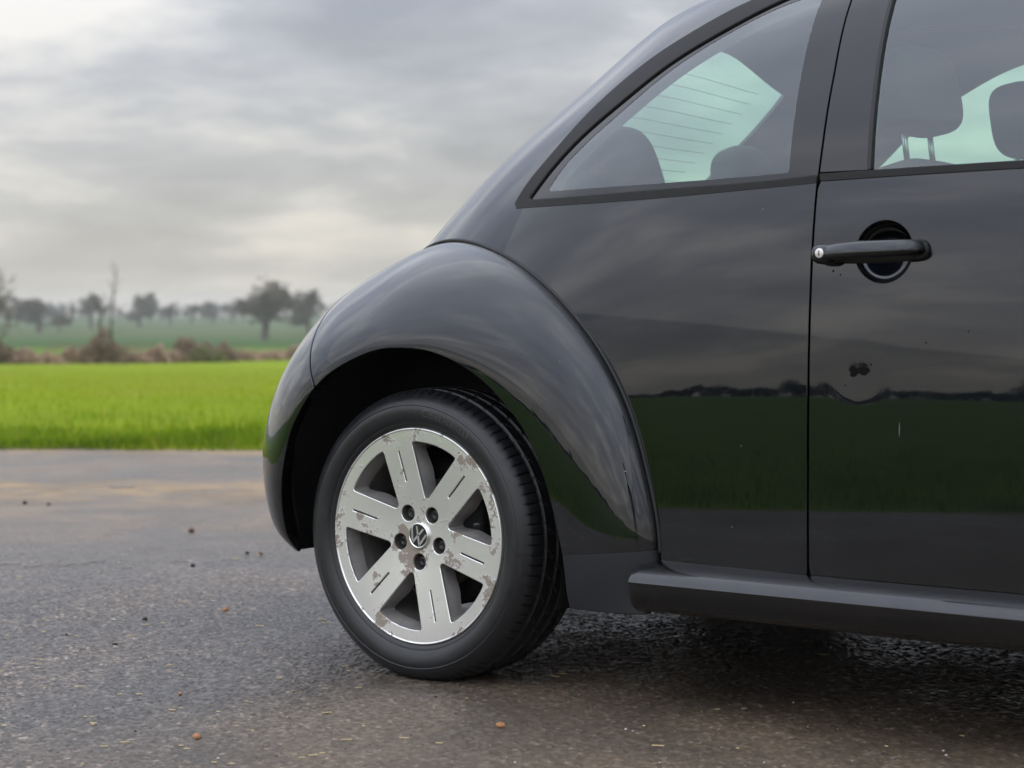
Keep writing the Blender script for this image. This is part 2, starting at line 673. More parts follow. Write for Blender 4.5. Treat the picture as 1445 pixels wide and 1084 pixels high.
# field and verge colours by place (young crop, tussocky verge, further fields)
m = Mat('field_ground')
gp = m.pos()
dotn = m.n.new('ShaderNodeVectorMath'); dotn.operation = 'DOT_PRODUCT'
m.l.new(gp, dotn.inputs[0]); dotn.inputs[1].default_value = (DV[0], DV[1], 0)
dd = m.math('SUBTRACT', dotn.outputs['Value'], float(CAM[:2] @ DV))
near = m.ramp(m.noise(0.55, 6, 0.65, gp), [(0.3, (0.17, 0.24, 0.010)), (0.55, (0.235, 0.305, 0.012)), (0.75, (0.30, 0.35, 0.016))])
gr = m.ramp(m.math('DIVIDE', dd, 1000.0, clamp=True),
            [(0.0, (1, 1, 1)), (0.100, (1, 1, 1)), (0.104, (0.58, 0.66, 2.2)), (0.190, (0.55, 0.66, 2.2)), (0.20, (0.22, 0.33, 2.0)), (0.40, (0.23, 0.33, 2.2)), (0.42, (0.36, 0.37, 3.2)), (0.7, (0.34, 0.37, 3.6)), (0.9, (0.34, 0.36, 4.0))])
mul = m.n.new('ShaderNodeMix'); mul.data_type = 'RGBA'; mul.blend_type = 'MULTIPLY'
mul.inputs[0].default_value = 1.0
# darker green on the near side of the yard, bare soil along the asphalt edge
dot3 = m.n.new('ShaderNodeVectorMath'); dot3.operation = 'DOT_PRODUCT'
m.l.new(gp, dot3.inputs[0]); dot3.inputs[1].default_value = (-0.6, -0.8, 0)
lane_side = m.ramp(m.math('DIVIDE', dot3.outputs['Value'], 10.0, clamp=True), [(0.40, 0.0), (0.46, 1.0)])
near2 = m.mix(lane_side, near, m.ramp(m.noise(1.4, 6, 0.65, gp), [(0.3, (0.060, 0.130, 0.010)), (0.7, (0.130, 0.225, 0.016))]))
soil = m.ramp(m.math('ADD', m.math('DIVIDE', dd, 20.0, clamp=True), m.math('MULTIPLY', m.noise(2.5, 4, 0.6, gp), 0.03)), [(0.555, 0.0), (0.565, 1.0), (0.585, 1.0), (0.60, 0.0)])
soil = m.math('MULTIPLY', soil, m.math('SUBTRACT', 1.0, lane_side))
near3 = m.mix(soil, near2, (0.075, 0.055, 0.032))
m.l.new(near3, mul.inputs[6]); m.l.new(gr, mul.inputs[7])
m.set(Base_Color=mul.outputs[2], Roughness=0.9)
m.p.inputs['Specular IOR Level'].default_value = 0.1
m.bump(m.noise(7, 6, 0.7, gp), 0.6, 0.1)
M['field'] = m.m

rad = np.concatenate([[0.5, 3, 6], np.geomspace(8, 1500, 120)])
ang = np.linspace(0, 2 * np.pi, 420, endpoint=False)
GX = CAM[0] + np.cos(ang)[:, None] * rad[None]; GY = CAM[1] + np.sin(ang)[:, None] * rad[None]
GV = np.stack([GX, GY, ground_height(GX, GY)], -1).reshape(-1, 3)
GF = grid_faces(len(ang), len(rad), True)
GV = np.concatenate([GV, [[CAM[0], CAM[1], -0.03]]])
GFL = [tuple(q) for q in GF] + [(len(GV) - 1, ((i + 1) % len(ang)) * len(rad), i * len(rad)) for i in range(len(ang))]
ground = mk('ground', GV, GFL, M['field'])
tag(ground, kind='structure')

# asphalt yard: corner points from its two edges
def edge_pt(D, E):
    # solve (P-C).DV = D and -0.6x-0.8y = E
    A = np.array([[DV[0], DV[1]], [-0.6, -0.8]])
    return np.linalg.solve(A, [D + CAM[:2] @ DV, E])


def asphalt(name, near):
    """rolled stone in bitumen, wet; on the near sheet the stones are geometry and carry their own tint"""
    m = Mat(name)
    ap = m.pos()
    sepp = m.n.new('ShaderNodeSeparateXYZ'); m.l.new(ap, sepp.inputs[0])
    if near:
        at = m.n.new('ShaderNodeAttribute'); at.attribute_name = 'stone'
        rnd = at.outputs['Fac']
        at2 = m.n.new('ShaderNodeAttribute'); at2.attribute_name = 'gap'
        gap_ = at2.outputs['Fac']
    else:
        vor = m.n.new('ShaderNodeTexVoronoi'); vor.inputs['Scale'].default_value = 115
        m.l.new(ap, vor.inputs['Vector'])
        sc = m.n.new('ShaderNodeSeparateColor'); m.l.new(vor.outputs['Color'], sc.inputs[0])
        rnd = sc.outputs[0]
        gap_ = m.ramp(vor.outputs['Distance'], [(0.30, 0.0), (0.62, 1.0)])
    stone = m.ramp(rnd, [(0.0, (0.048, 0.038, 0.031)), (0.50, (0.122, 0.098, 0.080)), (0.84, (0.22, 0.176, 0.138)), (0.95, (0.34, 0.265, 0.195)), (1.0, (0.58, 0.49, 0.40))])
    stone = m.mix(m.math('MULTIPLY', gap_, 0.7), stone, (0.018, 0.0175, 0.017))
    mudfine = m.noise(45, 5, 0.7, ap)
    side = m.math('SUBTRACT', m.math('MULTIPLY_ADD', m.noise(2.2, 5, 0.6, ap), 0.5, -0.58), sepp.outputs[1])
    sidef = m.math('MULTIPLY', side, 2.6, clamp=True)
    fwd = m.math('MULTIPLY_ADD', sepp.outputs[0], 1.5, 0.50, clamp=True)
    mud_a = m.math('MULTIPLY', m.math('MULTIPLY', sidef, fwd), m.ramp(mudfine, [(0.30, 0.45), (0.60, 1.0)]))
    dd2 = m.n.new('ShaderNodeVectorMath'); dd2.operation = 'DOT_PRODUCT'
    m.l.new(ap, dd2.inputs[0]); dd2.inputs[1].default_value = (DV[0], DV[1], 0)
    dep = m.math('ADD', m.math('SUBTRACT', dd2.outputs['Value'], float(CAM[:2] @ DV)), m.math('MULTIPLY_ADD', m.noise(0.8, 4, 0.6, ap), 1.2, -0.6))
    band = m.ramp(m.math('DIVIDE', dep, 12.0, clamp=True), [(0.56, 0.0), (0.69, 0.55), (0.745, 1.0), (0.79, 0.2), (0.90, 0.25), (0.95, 1.0)])
    strawn = m.ramp(m.noise(2.6, 7, 0.72, ap), [(0.34, 0.0), (0.52, 1.0)])
    mud_b = m.math('MULTIPLY', band, strawn)
    dust = m.math('MULTIPLY', m.ramp(m.math('DIVIDE', dep, 12.0, clamp=True), [(0.42, 0.0), (0.66, 0.75)]), m.ramp(m.noise(5, 6, 0.7, ap), [(0.30, 0.35), (0.65, 1.0)]))
    stone = m.mix(dust, stone, (0.235, 0.195, 0.165))
    c0 = m.mix(m.math('MULTIPLY', mud_a, m.math('MULTIPLY_ADD', gap_, 0.45, 0.50), clamp=True), stone, m.mix(mudfine, (0.085, 0.058, 0.030), (0.190, 0.135, 0.075)))
    c1 = m.mix(m.math('MULTIPLY', mud_b, 0.9, clamp=True), c0, (0.40, 0.26, 0.12))
    wet = m.noise(1.7, 6, 0.6, ap, 0.4)
    wetr = m.ramp(wet, [(0.38, 0.25), (0.50, 0.36), (0.62, 0.52)])
    c1 = m.mix(m.ramp(wet, [(0.40, 0.45), (0.56, 0.0)]), c1, (0.022, 0.021, 0.021))
    m.set(Base_Color=c1, Roughness=m.mix(m.math('MAXIMUM', mud_a, mud_b), wetr, 0.55))
    m.p.inputs['Specular IOR Level'].default_value = 0.55
    if near:
        m.bump(m.noise(520, 3, 0.65, ap), 0.5, 0.002)
    else:
        hgt = m.math('ADD', m.math('MULTIPLY', gap_, -0.8), m.math('MULTIPLY', m.noise(300, 3, 0.6, ap), 0.35))
        m.bump(hgt, 0.8, 0.006)
    return m.m


M['asphalt'] = asphalt('asphalt', False)
M['asphalt_near'] = asphalt('asphalt_coarse', True)
a0 = edge_pt(11.4, 4.2)
far_r = a0 + RV * 90
e_dir = np.array([0.8, -0.6])
near_r = a0 + e_dir * 90
AV, AF = [], []
pts, tris = region([a0, near_r, far_r], [], 4.0, 4.0)
asph = mk('road', np.column_stack([pts, np.zeros(len(pts))]), [tuple(t) if np.cross(pts[t[1]] - pts[t[0]], pts[t[2]] - pts[t[0]]) > 0 else tuple(t[::-1]) for t in tris], M['asphalt'])
tag(asph, kind='structure')
# near part of the yard: every stone of the surface stands up by itself
dl, cell = 0.0051, 0.0100
gu = np.arange(3.0, 7.2, dl); gv = np.arange(-1.95, 1.85, dl)
UU, VV_ = np.meshgrid(gu, gv, indexing='ij')
ci, cj = np.floor(UU / cell).astype(int), np.floor(VV_ / cell).astype(int)
rg_ = np.random.default_rng(5)
TS = 512
jx, jy, jr, jh = rg_.random((TS, TS)), rg_.random((TS, TS)), rg_.random((TS, TS)), rg_.random((TS, TS))
best = np.full(UU.shape, 9.0); hid = np.zeros(UU.shape); rid = np.zeros(UU.shape); sec = np.full(UU.shape, 9.0)
for di in (-1, 0, 1):
    for dj in (-1, 0, 1):
        a_, b_ = ci + di, cj + dj
        qx = (a_ + .15 + .7 * jx[a_ % TS, b_ % TS]) * cell; qy = (b_ + .15 + .7 * jy[a_ % TS, b_ % TS]) * cell
        d_ = np.hypot(UU - qx, VV_ - qy) / cell
        nb = d_ < best
        sec = np.where(nb, best, np.minimum(sec, d_))
        hid = np.where(nb, jh[a_ % TS, b_ % TS], hid); rid = np.where(nb, jr[a_ % TS, b_ % TS], rid)
        best = np.where(nb, d_, best)
gapv = np.clip(1 - (sec - best) / .35, 0, 1)
HH = .0008 + .0034 * hid * (1 - gapv ** 1.5) - .0010 * gapv ** 2
fade = np.minimum.reduce([np.clip((UU - 3.0) / .38, 0, 1), np.clip((7.2 - UU) / 1.6, 0, 1), np.clip((VV_ + 1.95) / .45, 0, 1), np.clip((1.85 - VV_) / .45, 0, 1)])
HH = .0012 + HH * fade + .0016 * (vnoise(UU + 50, VV_ + 50, .11, 8) - .5) * fade
sink = np.where(fade < .25 + .75 * (.6 * vnoise(UU + 50, VV_ + 50, .22, 21) + .4 * vnoise(UU + 50, VV_ + 50, .05, 22)), .007, 0)
HH = HH - sink * (fade < 1)
PX = CAM[0] + UU * DV[0] + VV_ * RV[0]; PY = CAM[1] + UU * DV[1] + VV_ * RV[1]
near_sheet = mk('road_surface', np.stack([PX, PY, HH], -1).reshape(-1, 3), grid_faces(len(gu), len(gv))[:, ::-1].copy(), M['asphalt_near'], asph, None, True)
for nm, vals in (('stone', rid), ('gap', gapv)):
    at = near_sheet.data.attributes.new(nm, 'FLOAT', 'POINT')
    at.data.foreach_set('value', vals.ravel().astype(np.float32))
near_sheet['kind'] = 'stuff'

# ------------------------------------------------------------------ the car: body surface
# origin: rear axle on the ground, x forward, y to the far side; the body is a stack of rounded horizontal slices
ZT = 1.57
b2 = cspl([.2, .3, .45, .6, .75, .9, 1.04, 1.15, 1.25, 1.35, 1.45, 1.52, ZT], np.array([.799, .8005, .8012, .80, .7950, .784, .762, .729, .687, .632, .545, .41, .0]) ** 2)
a2 = cspl([.2, .5, .75, .9, 1.0, 1.1, 1.2, 1.3, 1.4, 1.49, ZT], np.array([1.95, 1.97, 1.88, 1.698, 1.579, 1.459, 1.323, 1.18, 1.053, .861, .0]) ** 2)
f2 = cspl([.2, .5, .75, .9, 1.0, 1.1, 1.2, 1.3, 1.4, 1.49, ZT], np.array([1.95, 1.97, 1.90, 1.72, 1.50, 1.28, 1.10, .94, .76, .55, .0]) ** 2)
XC, NE = 1.25, 2.8
sq = lambda v: np.sqrt(np.maximum(v, 1e-7))


def to_phi(xz):
    xz = np.asarray(xz, float)
    x, z = xz[:, 0], xz[:, 1]
    s = np.where(x < XC, (XC - x) / sq(a2(z)), (XC - x) / sq(f2(z)))
    return np.stack([np.arcsin(np.clip(s, -0.999, 0.999)), z], -1)


def body(uv, dent=False):
    ph, z = uv[:, 0], uv[:, 1]
    s = np.sin(ph)
    x = XC - np.where(s > 0, sq(a2(z)), sq(f2(z))) * s
    y = -sq(b2(z)) * np.maximum(1 - np.abs(s) ** NE, 1e-9) ** (1 / NE)
    if dent:
        r2 = (x - 1.046) ** 2 + (z - 0.672) ** 2
        y = y + 0.00070 * np.exp(-r2 / (2 * 0.024 ** 2))
    return np.stack([x, y, z], -1)


def body_y(x, z):
    return body(to_phi(np.array([[x, z]])))[0][1]


door_map = lambda uv: body(uv, True)


def tail(uv):           # rear face, (eta, z): eta = y / half width
    e_, z = uv[:, 0], uv[:, 1]
    x = XC - sq(a2(z)) * np.maximum(1 - np.abs(e_) ** NE, 1e-9) ** (1 / NE)
    return np.stack([x, e_ * sq(b2(z)), z], -1)


def nose(uv):
    e_, z = uv[:, 0], uv[:, 1]
    x = XC + sq(f2(z)) * np.maximum(1 - np.abs(e_) ** NE, 1e-9) ** (1 / NE)
    return np.stack([x, e_ * sq(b2(z)), z], -1)


car = empty('car', (0, 0, 0))
tag(car, 'black small rounded car with bulging rear wing and corroded alloy wheel on wet asphalt', 'car')


def both(o):
    """the same piece on the far side of the car"""
    c = copy_obj(o, car)
    c.scale = (1, -1, 1)
    for ch in o.children:
        k = copy_obj(ch, c)
    return c


GAPX = lambda z: np.interp(z, [0, 1.1, 1.25, 1.4, 1.5], [.944, .943, .937, .924, .912])
SEAL_OUT_UP = [(.149, 1.024), (.170, 1.063), (.217, 1.120), (.284, 1.202), (.361, 1.274), (.446, 1.331), (.533, 1.373), (.651, 1.424), (.76, 1.453), (.86, 1.467)]
SEAL_IN_UP = [(.194, 1.033), (.236, 1.089), (.310, 1.165), (.394, 1.229), (.502, 1.304), (.611, 1.358), (.709, 1.402), (.79, 1.432), (.87, 1.451)]
FRIT_UP = [(.250, 1.051), (.271, 1.087), (.323, 1.142), (.406, 1.209), (.511, 1.289), (.645, 1.360), (.721, 1.393), (.79, 1.415), (.846, 1.428)]
up_out = curve_pts(SEAL_OUT_UP, 40)
up_in = curve_pts(SEAL_IN_UP, 40)
up_fr = curve_pts(FRIT_UP, 40)
lo_out = curve_pts([(.161, 1.012), (.35, 1.0125), (.572, 1.016), (.83, 1.026), (.939, 1.031)], 24)
lo_in = curve_pts([(.206, 1.027), (.39, 1.0285), (.569, 1.032), (.829, 1.038), (.939, 1.044)], 24)
lo_fr = curve_pts([(.256, 1.046), (.40, 1.046), (.566, 1.047), (.827, 1.052), (.874, 1.054)], 24)
gap_zs = np.linspace(.303, 1.029, 30)

# crease between wing and body
KP = np.array([[0.6, 0.2, -0.8], [0.606, 0.25, -0.785], [0.61, 0.32, -0.778], [0.6, 0.4, -0.78], [0.575, 0.49, -0.782], [0.54, 0.585, -0.78], [0.475, 0.69, -0.775], [0.38, 0.785, -0.757], [0.275, 0.856, -0.731], [0.16, 0.907, -0.69], [0.024, 0.941, -0.623], [-0.111, 0.949, -0.535], [-0.249, 0.932, -0.426], [-0.396, 0.885, -0.354], [-0.534, 0.79, -0.321], [-0.624, 0.661, -0.329], [-0.66, 0.527, -0.341], [-0.643, 0.401, -0.353], [-0.60, 0.318, -0.353], [-0.52, 0.28, -0.35]])
LP = np.array([(.436, .200, -.845), (.431, .235, -.85), (.425, .303, -.855), (.408, .378, -.857), (.381, .46, -.858), (.344, .533, -.858), (.295, .593, -.858), (.228, .649, -.858), (.157, .687, -.858), (.077, .71, -.858), (.004, .715, -.858), (-.07, .708, -.858), (-.157, .678, -.857), (-.238, .629, -.855), (-.31, .547, -.848), (-.343, .481, -.84), (-.366, .403, -.83), (-.374, .325, -.815), (-.37, .278, -.80), (-.36, .25, -.78)])
MP = np.array([2.3] * 6 + [2.2, 2.05, 1.87, 1.77] + [1.7] * 10)
tk = np.arange(20)
Ks = [cspl(tk, KP[:, i]) for i in range(3)]
Ls = [cspl(tk, LP[:, i]) for i in range(3)]
Ms = cspl(tk, MP)


def wing(uv):
    t, ph = uv[:, 0], np.clip(uv[:, 1], 1e-3, np.pi / 2 - 1e-3)
    K = [k(t) for k in Ks]; L = [k(t) for k in Ls]; p = 2 / Ms(t)
    s, c = np.sin(ph) ** p, np.cos(ph) ** p
    return np.stack([L[0] + (K[0] - L[0]) * s, K[2] + (L[2] - K[2]) * c, L[1] + (K[1] - L[1]) * s], -1)


def wing_piece(name, t0, t1, mat, nt, ns=34, p0=0.0, p1=np.pi / 2, bulge=0.0, depth=0.02):
    tt = np.linspace(t0, t1, nt); pp = np.linspace(p0, p1, ns)
    uv = np.stack(np.meshgrid(tt, pp, indexing='ij'), -1).reshape(-1, 2)
    uvn = uv.copy()
    uvn[:, 1] = np.clip(uvn[:, 1], 0.03, np.pi / 2 - 0.03)
    _, N = surf_normals(wing, uvn, (0.0, -0.2, 0.3), 0.004)
    P = wing(uv)
    if bulge:
        P = P + N * bulge
    V, N, F = finish(P, N, grid_faces(nt, ns), 0.0022, depth)
    return mk(name, V, F, mat, car, N)


# quarter panel
kt = np.linspace(12.15, 1.75, 70)
kcr = np.stack([Ks[0](kt), Ks[1](kt)], -1)
kd = kcr - np.array([0.0, 0.31])
kcr = kcr + kd / np.linalg.norm(kd, axis=1)[:, None] * 0.004        # just outside the wing edge
UE = 0.8955                                                           # slice position where side meets tailgate
zr = np.linspace(1.50, 0.965, 30)
rear_edge = np.stack([XC - UE * sq(a2(zr)), zr], -1)
top_edge = np.stack([np.linspace(.905, XC - UE * float(sq(a2(1.50))), 16), np.full(16, 1.50)], -1)[:-1]
qp = np.concatenate([np.stack([GAPX(gap_zs) - .003, gap_zs], -1), lo_out[::-1], up_out, [[.911, 1.474]], top_edge, rear_edge, kcr])
quarter = panel('quarter_panel', body, to_phi(qp), [], M['paint'], car, ds=0.016)
quarter_far = both(quarter)
# window rubber, printed border and pane
seal_loop_in = np.concatenate([lo_in[::-1], up_in, [[.918, 1.458]], np.stack([GAPX(np.linspace(1.45, 1.046, 20)) - .004, np.linspace(1.45, 1.046, 20)], -1)])
so = np.concatenate([up_out, [[.914, 1.472]], up_in[::-1], lo_in, lo_out[::-1]])
o = panel('window_rubber', body, to_phi(so), [], M['seal'], car, ds=0.012, bevel=0.003, depth=0.012, offset=0.0012)
both(o)
fr_in = np.concatenate([lo_fr[::-1], up_fr, np.stack([np.interp(np.linspace(1.41, 1.06, 14), [1.054, 1.25, 1.405], [.877, .862, .851]), np.linspace(1.41, 1.06, 14)], -1)])
o = panel('window_border', body, to_phi(seal_loop_in), [to_phi(fr_in)], M['frit'], car, ds=0.012, bevel=0.001, depth=0.003, offset=-0.004)
both(o)
o = panel('quarter_window', body, to_phi(fr_in), [], M['glass'], car, ds=0.02, bevel=0, depth=0, offset=-0.0048)
both(o)

# tailgate with rear window
zt_ = np.linspace(0.60, 1.50, 30)
tail_out = np.concatenate([np.stack([np.linspace(-.613, .613, 24), np.full(24, .60)], -1), np.stack([np.full(28, .613), zt_[1:-1]], -1), np.stack([np.linspace(.613, -.613, 24), np.full(24, 1.50)], -1), np.stack([np.full(28, -.613), zt_[::-1][1:-1]], -1)])
ez = np.linspace(1.02, 1.345, 14)
ew_ = np.interp(ez, [1.0, 1.06, 1.2, 1.4], [.575, .590, .597, .597])
et = np.linspace(.596, -.596, 25)
rw = np.concatenate([np.stack([np.linspace(-.57, .57, 20), np.full(20, 1.01)], -1), np.stack([ew_, ez], -1), np.stack([et, 1.437 - 0.24 * et ** 2], -1), np.stack([-ew_[::-1], ez[::-1]], -1)])
tail_o = panel('tailgate', tail, tail_out, [rw], M['paint'], car, ds=0.03)
rwin = panel('rear_window', tail, rw, [], M['glass'], car, ds=0.03, bevel=0, depth=0, offset=-0.003)
for k in range(14):                      # heater wires
    zz = 1.04 + k * 0.025
    ew = np.linspace(-.50, .50, 40)
    P = tail(np.stack([ew, zz - 0.10 * ew ** 2 * (k / 13)], -1))
    v, f = tube(P + np.array([0.012, 0, 0]), 0.0006, 4)
    mk('heater_wire', v, f, M['trim'], rwin)
# lower rear: number-plate panel and central bumper
bz = np.linspace(.28, .595, 8)
bo = np.concatenate([np.stack([np.linspace(-.46, .46, 20), np.full(20, .28)], -1), np.stack([np.full(6, .46), bz[1:-1]], -1), np.stack([np.linspace(.46, -.46, 20), np.full(20, .595)], -1), np.stack([np.full(6, -.46), bz[::-1][1:-1]], -1)])
panel('rear_bumper', tail, bo, [], M['paint'], car, ds=0.03, offset=0.006)

# roof dome
ns_, nr_ = 128, 26
psi = np.linspace(0, 2 * np.pi, ns_, endpoint=False)
rz = ZT - np.linspace(math.sqrt(ZT - 1.504), 0.001, nr_) ** 2
spw = lambda v: np.sign(v) * np.abs(v) ** (2 / NE)


def dome(psi, z, inset=0.0):
    s, c = np.sin(psi), np.cos(psi)
    a = np.where(s > 0, sq(a2(z))[None] if np.ndim(z) else sq(a2(z)), sq(f2(z))[None] if np.ndim(z) else sq(f2(z)))
    return XC - a * spw(s), -sq(b2(z)) * spw(c)


PS, RZ = np.meshgrid(psi, rz, indexing='ij')
s_, c_ = np.sin(PS), np.cos(PS)
DX = XC - np.where(s_ > 0, sq(a2(RZ)), sq(f2(RZ))) * spw(s_)
DY = -sq(b2(RZ)) * spw(c_)
RV_ = np.stack([DX, DY, RZ], -1).reshape(-1, 3)
roof = mk('roof', RV_, [tuple(q) for q in grid_faces(ns_, nr_, True)], M['paint'], car)
HV = RV_.copy()
HV[:, :2] = (HV[:, :2] - np.array([XC, 0])) * 0.985 + np.array([XC, 0])
HV[:, 2] = np.minimum(HV[:, 2] - 0.028, 1.515)
mk('headliner', HV, [tuple(q) for q in grid_faces(ns_, nr_, True)], M['head'], car)

# door
k2 = np.linspace(1.8, 7.2, 40)
fr_edge = np.stack([2.51 - Ks[0](k2), Ks[1](k2)], -1)
fd = fr_edge - np.array([2.51, .31]); fr_edge = fr_edge + fd / np.linalg.norm(fd, axis=1)[:, None] * 0.004
door_bot = np.stack([np.linspace(.951, fr_edge[0][0], 30), np.full(30, .303)], -1)[:-1]
belt = curve_pts([(.951, 1.033), (1.15, 1.037), (1.349, 1.040), (1.75, 1.038), (2.13, 1.025)], 40)
door_top = belt[::-1]
gz = np.linspace(1.02, .315, 28)
door_ol = np.concatenate([door_bot, fr_edge, [[2.128, .88]], door_top, np.stack([GAPX(gz) + .0035, gz], -1)])
cup_c, cup_r = np.array([1.091, .899]), 0.0585
tt = np.linspace(0, 2 * np.pi, 48, endpoint=False)
cup_loop = np.stack([cup_c[0] + cup_r * np.cos(tt), cup_c[1] + cup_r * np.sin(tt)], -1)
door = panel('door', door_map, to_phi(door_ol), [to_phi(cup_loop)], M['paint'], car, ds=0.014)
# belt rubber of the door
bl = belt + np.array([0, 0.0135]); bl[0, 0] = .9475
bs = np.concatenate([belt + np.array([0, 0.0015]), bl[::-1]])
panel('window_rubber', body, to_phi(bs), [], M['seal'], door, ds=0.008, bevel=0.002, depth=0.010, offset=0.0018)
# B-pillar cover
zp = np.linspace(1.052, 1.462, 24)
bp = np.concatenate([np.stack([GAPX(zp) + .0035, zp], -1), np.stack([np.interp(zp[::-1], [1.05, 1.386, 1.47], [1.044, 1.012, 1.002]), zp[::-1]], -1)])
panel('pillar_cover', body, to_phi(bp), [], M['frit'], door, ds=0.014, offset=-0.001)
px_ = lambda z, o: np.interp(z, [1.05, 1.386, 1.47], [1.046 + o, 1.014 + o, 1.004 + o])
rb = np.concatenate([np.stack([px_(zp, 0), zp], -1), np.stack([px_(zp[::-1], .006), zp[::-1]], -1)])
panel('window_rubber', body, to_phi(rb), [], M['blackrubber'], door, ds=0.006, bevel=0.001, depth=0.012, offset=0.001)
apil = np.stack([np.linspace(2.10, 1.62, 16), np.interp(np.linspace(2.10, 1.62, 16), [1.62, 1.85, 2.10], [1.462, 1.30, 1.055])], -1)
dg = np.concatenate([np.stack([px_(zp, .006), zp], -1), apil[::-1], bl[::-1][1:-8]])
dg = np.concatenate([np.stack([np.linspace(1.053, 2.08, 30), np.interp(np.linspace(1.053, 2.08, 30), bl[:, 0], bl[:, 1]) + .0005], -1), apil, np.stack([px_(zp[::-1], .006), zp[::-1]], -1)])
panel('door_window', body, to_phi(dg), [], M['glass'], door, ds=0.03, bevel=0, depth=0, offset=-0.006)
# door-frame strip over and in front of the glass
ap2 = apil + np.array([0.035, 0.012])
df = np.concatenate([apil, [[1.02, 1.4645], [.925, 1.470], [.915, 1.5015], [1.20, 1.5015], [1.50, 1.5015]], ap2[::-1]])
panel('window_frame', body, to_phi(df), [], M['paint'], door, ds=0.02, offset=0.0)

# handle recess: a shallow bowl sunk into the door
rr = np.linspace(0, 1, 12)
cv = []
for r_ in rr:
    for t_ in tt:
        cv.append((cup_c[0] + cup_r * 1.02 * r_ * math.cos(t_), cup_c[1] + cup_r * 1.02 * r_ * math.sin(t_)))
cv = np.array(cv)
cp = body(to_phi(cv))
rad_ = np.repeat(rr, len(tt))
cp[:, 1] += 0.031 * np.sqrt(np.maximum(1 - rad_ ** 2.4, 0)) + 0.0025
cf = [tuple(q) for q in grid_faces(12, 48)] + [(i * 48 + 47, (i + 1) * 48 + 47, (i + 1) * 48, i * 48) for i in range(11)]
mk('handle_recess', cp, cf, M['paint'], door)
# pull handle: tapering bar with rounded ends standing off the skin
hp = curve_pts([(.972, -.800, .8985), (1.01, -.815, .9005), (1.06, -.826, .9025), (1.115, -.829, .9035), (1.153, -.821, .9045), (1.165, -.804, .905), (1.167, -.78, .905)], 40)
hv, hf = [], []
hs = 16
Tn = np.gradient(hp, axis=0); Tn /= np.linalg.norm(Tn, axis=1)[:, None]
for i, p in enumerate(hp):
    k = i / 39
    hgt_ = 0.0165 * (0.92 + 0.10 * math.sin(math.pi * k)) * (1 - 0.10 * k)
    thk = 0.0105
    a = np.array([0, 0, 1.0]); b_ = np.cross(Tn[i], a); b_ /= np.linalg.norm(b_)
    a, b_ = a * math.cos(R(24)) - b_ * math.sin(R(24)), b_ * math.cos(R(24)) + a * math.sin(R(24))     # face leans up to the sky
    for j in range(hs):
        q = 2 * math.pi * j / hs
        ca, sa = math.cos(q), math.sin(q)
        hv.append(p + a * hgt_ * np.sign(ca) * abs(ca) ** .75 + b_ * thk * np.sign(sa) * abs(sa) ** .85)
hf = [(i * hs + k, i * hs + (k + 1) % hs, (i + 1) * hs + (k + 1) % hs, (i + 1) * hs + k) for i in range(39) for k in range(hs)]
hf += [tuple(range(hs - 1, -1, -1)), tuple(range(39 * hs, 40 * hs))]
handle = mk('door_handle', hv, hf, M['paint'], door)
# base rosette at the lock end and a rubber foot at the front end
v, f = squad((.980, -.797, .8965), (.025, .024, .0195), 0.75, 0.75, 16, 28)
rosette = mk('lock_housing', v, f, M['paint'], door)
v, f = squad((1.162, -.787, .9015), (.020, .013, .0195), 1.0, 1.0, 14, 24)
mk('handle_foot', v, f, M['blackrubber'], door)
v, f = squad((1.070, -.787, .891), (.104, .007, .013), 0.9, 0.8, 12, 24)
mk('handle_dark_strip', v, f, M['blackrubber'], door)  # slim dark strip behind the lower part of the bar
lock_c = np.array([.979, -.8205, .8975])
v, f = lathe([(0.0, -.0012), (.0075, -.0012), (.0088, -.0004), (.0094, .002), (.0094, .006)], 28)
mk('lock_cylinder', v + lock_c, f, M['lock'], door)
v, f = box(-.0011, .0011, -.0018, .001, -.0046, .0046)
mk('key_slot', v + lock_c, f, M['slot'], door)
# chipped dent in the door skin (two lobes) and a few stone chips
def blob_patch(name, c, lobes, mat, parent, off=0.0006, fmap=door_map):
    pts_ = []
    for k in range(40):
        t = 2 * math.pi * k / 40
        r_ = 0
        for (lx, lz, lr) in lobes:
            dx, dz = math.cos(t), math.sin(t)
            bq = dx * lx + dz * lz
            disc = bq * bq - (lx * lx + lz * lz - lr * lr)
            if disc > 0:
                r_ = max(r_, bq + math.sqrt(disc))
        r_ = max(r_, 0.0004) * (1 + 0.12 * math.sin(5 * t + 1) + 0.08 * math.sin(11 * t))
        pts_.append((c[0] + r_ * math.cos(t), c[1] + r_ * math.sin(t)))
    return panel(name, fmap, to_phi(np.array(pts_)), [], mat, parent, ds=0.003, bevel=0.0001, depth=0.0004, offset=off, edge=0.002)


blob_patch('paint_chip', (1.047, .681), [(-.010, 0, .0095), (.011, .001, .0090), (0, .001, .005)], M['chip'], door)
for (cx_, cz_, rr_) in [(1.02, .655, .0015), (1.072, .694, .002), (1.26, .755, .0013), (1.18, .735, .0014), (.99, .865, .0018), (1.005, .858, .0014)]:
    blob_patch('paint_chip', (cx_, cz_), [(0, 0, rr_)], M['chip'], door)
for (cx_, cz_, lx, lz) in [(1.130, .578, .0008, .013)]:
    blob_patch('scratch', (cx_, cz_), [(0, k * lz / 5, lx) for k in range(-5, 6)], M['pale'], door)
door_far = copy_obj(door, car)
door_far.scale = (1, -1, 1)
for ch in door.children:
    if ch.name.split('.')[0] in ('window_rubber', 'pillar_cover', 'door_window', 'window_frame', 'handle_recess', 'door_handle', 'handle_foot', 'handle_dark_strip', 'lock_housing'):
        copy_obj(ch, door_far)
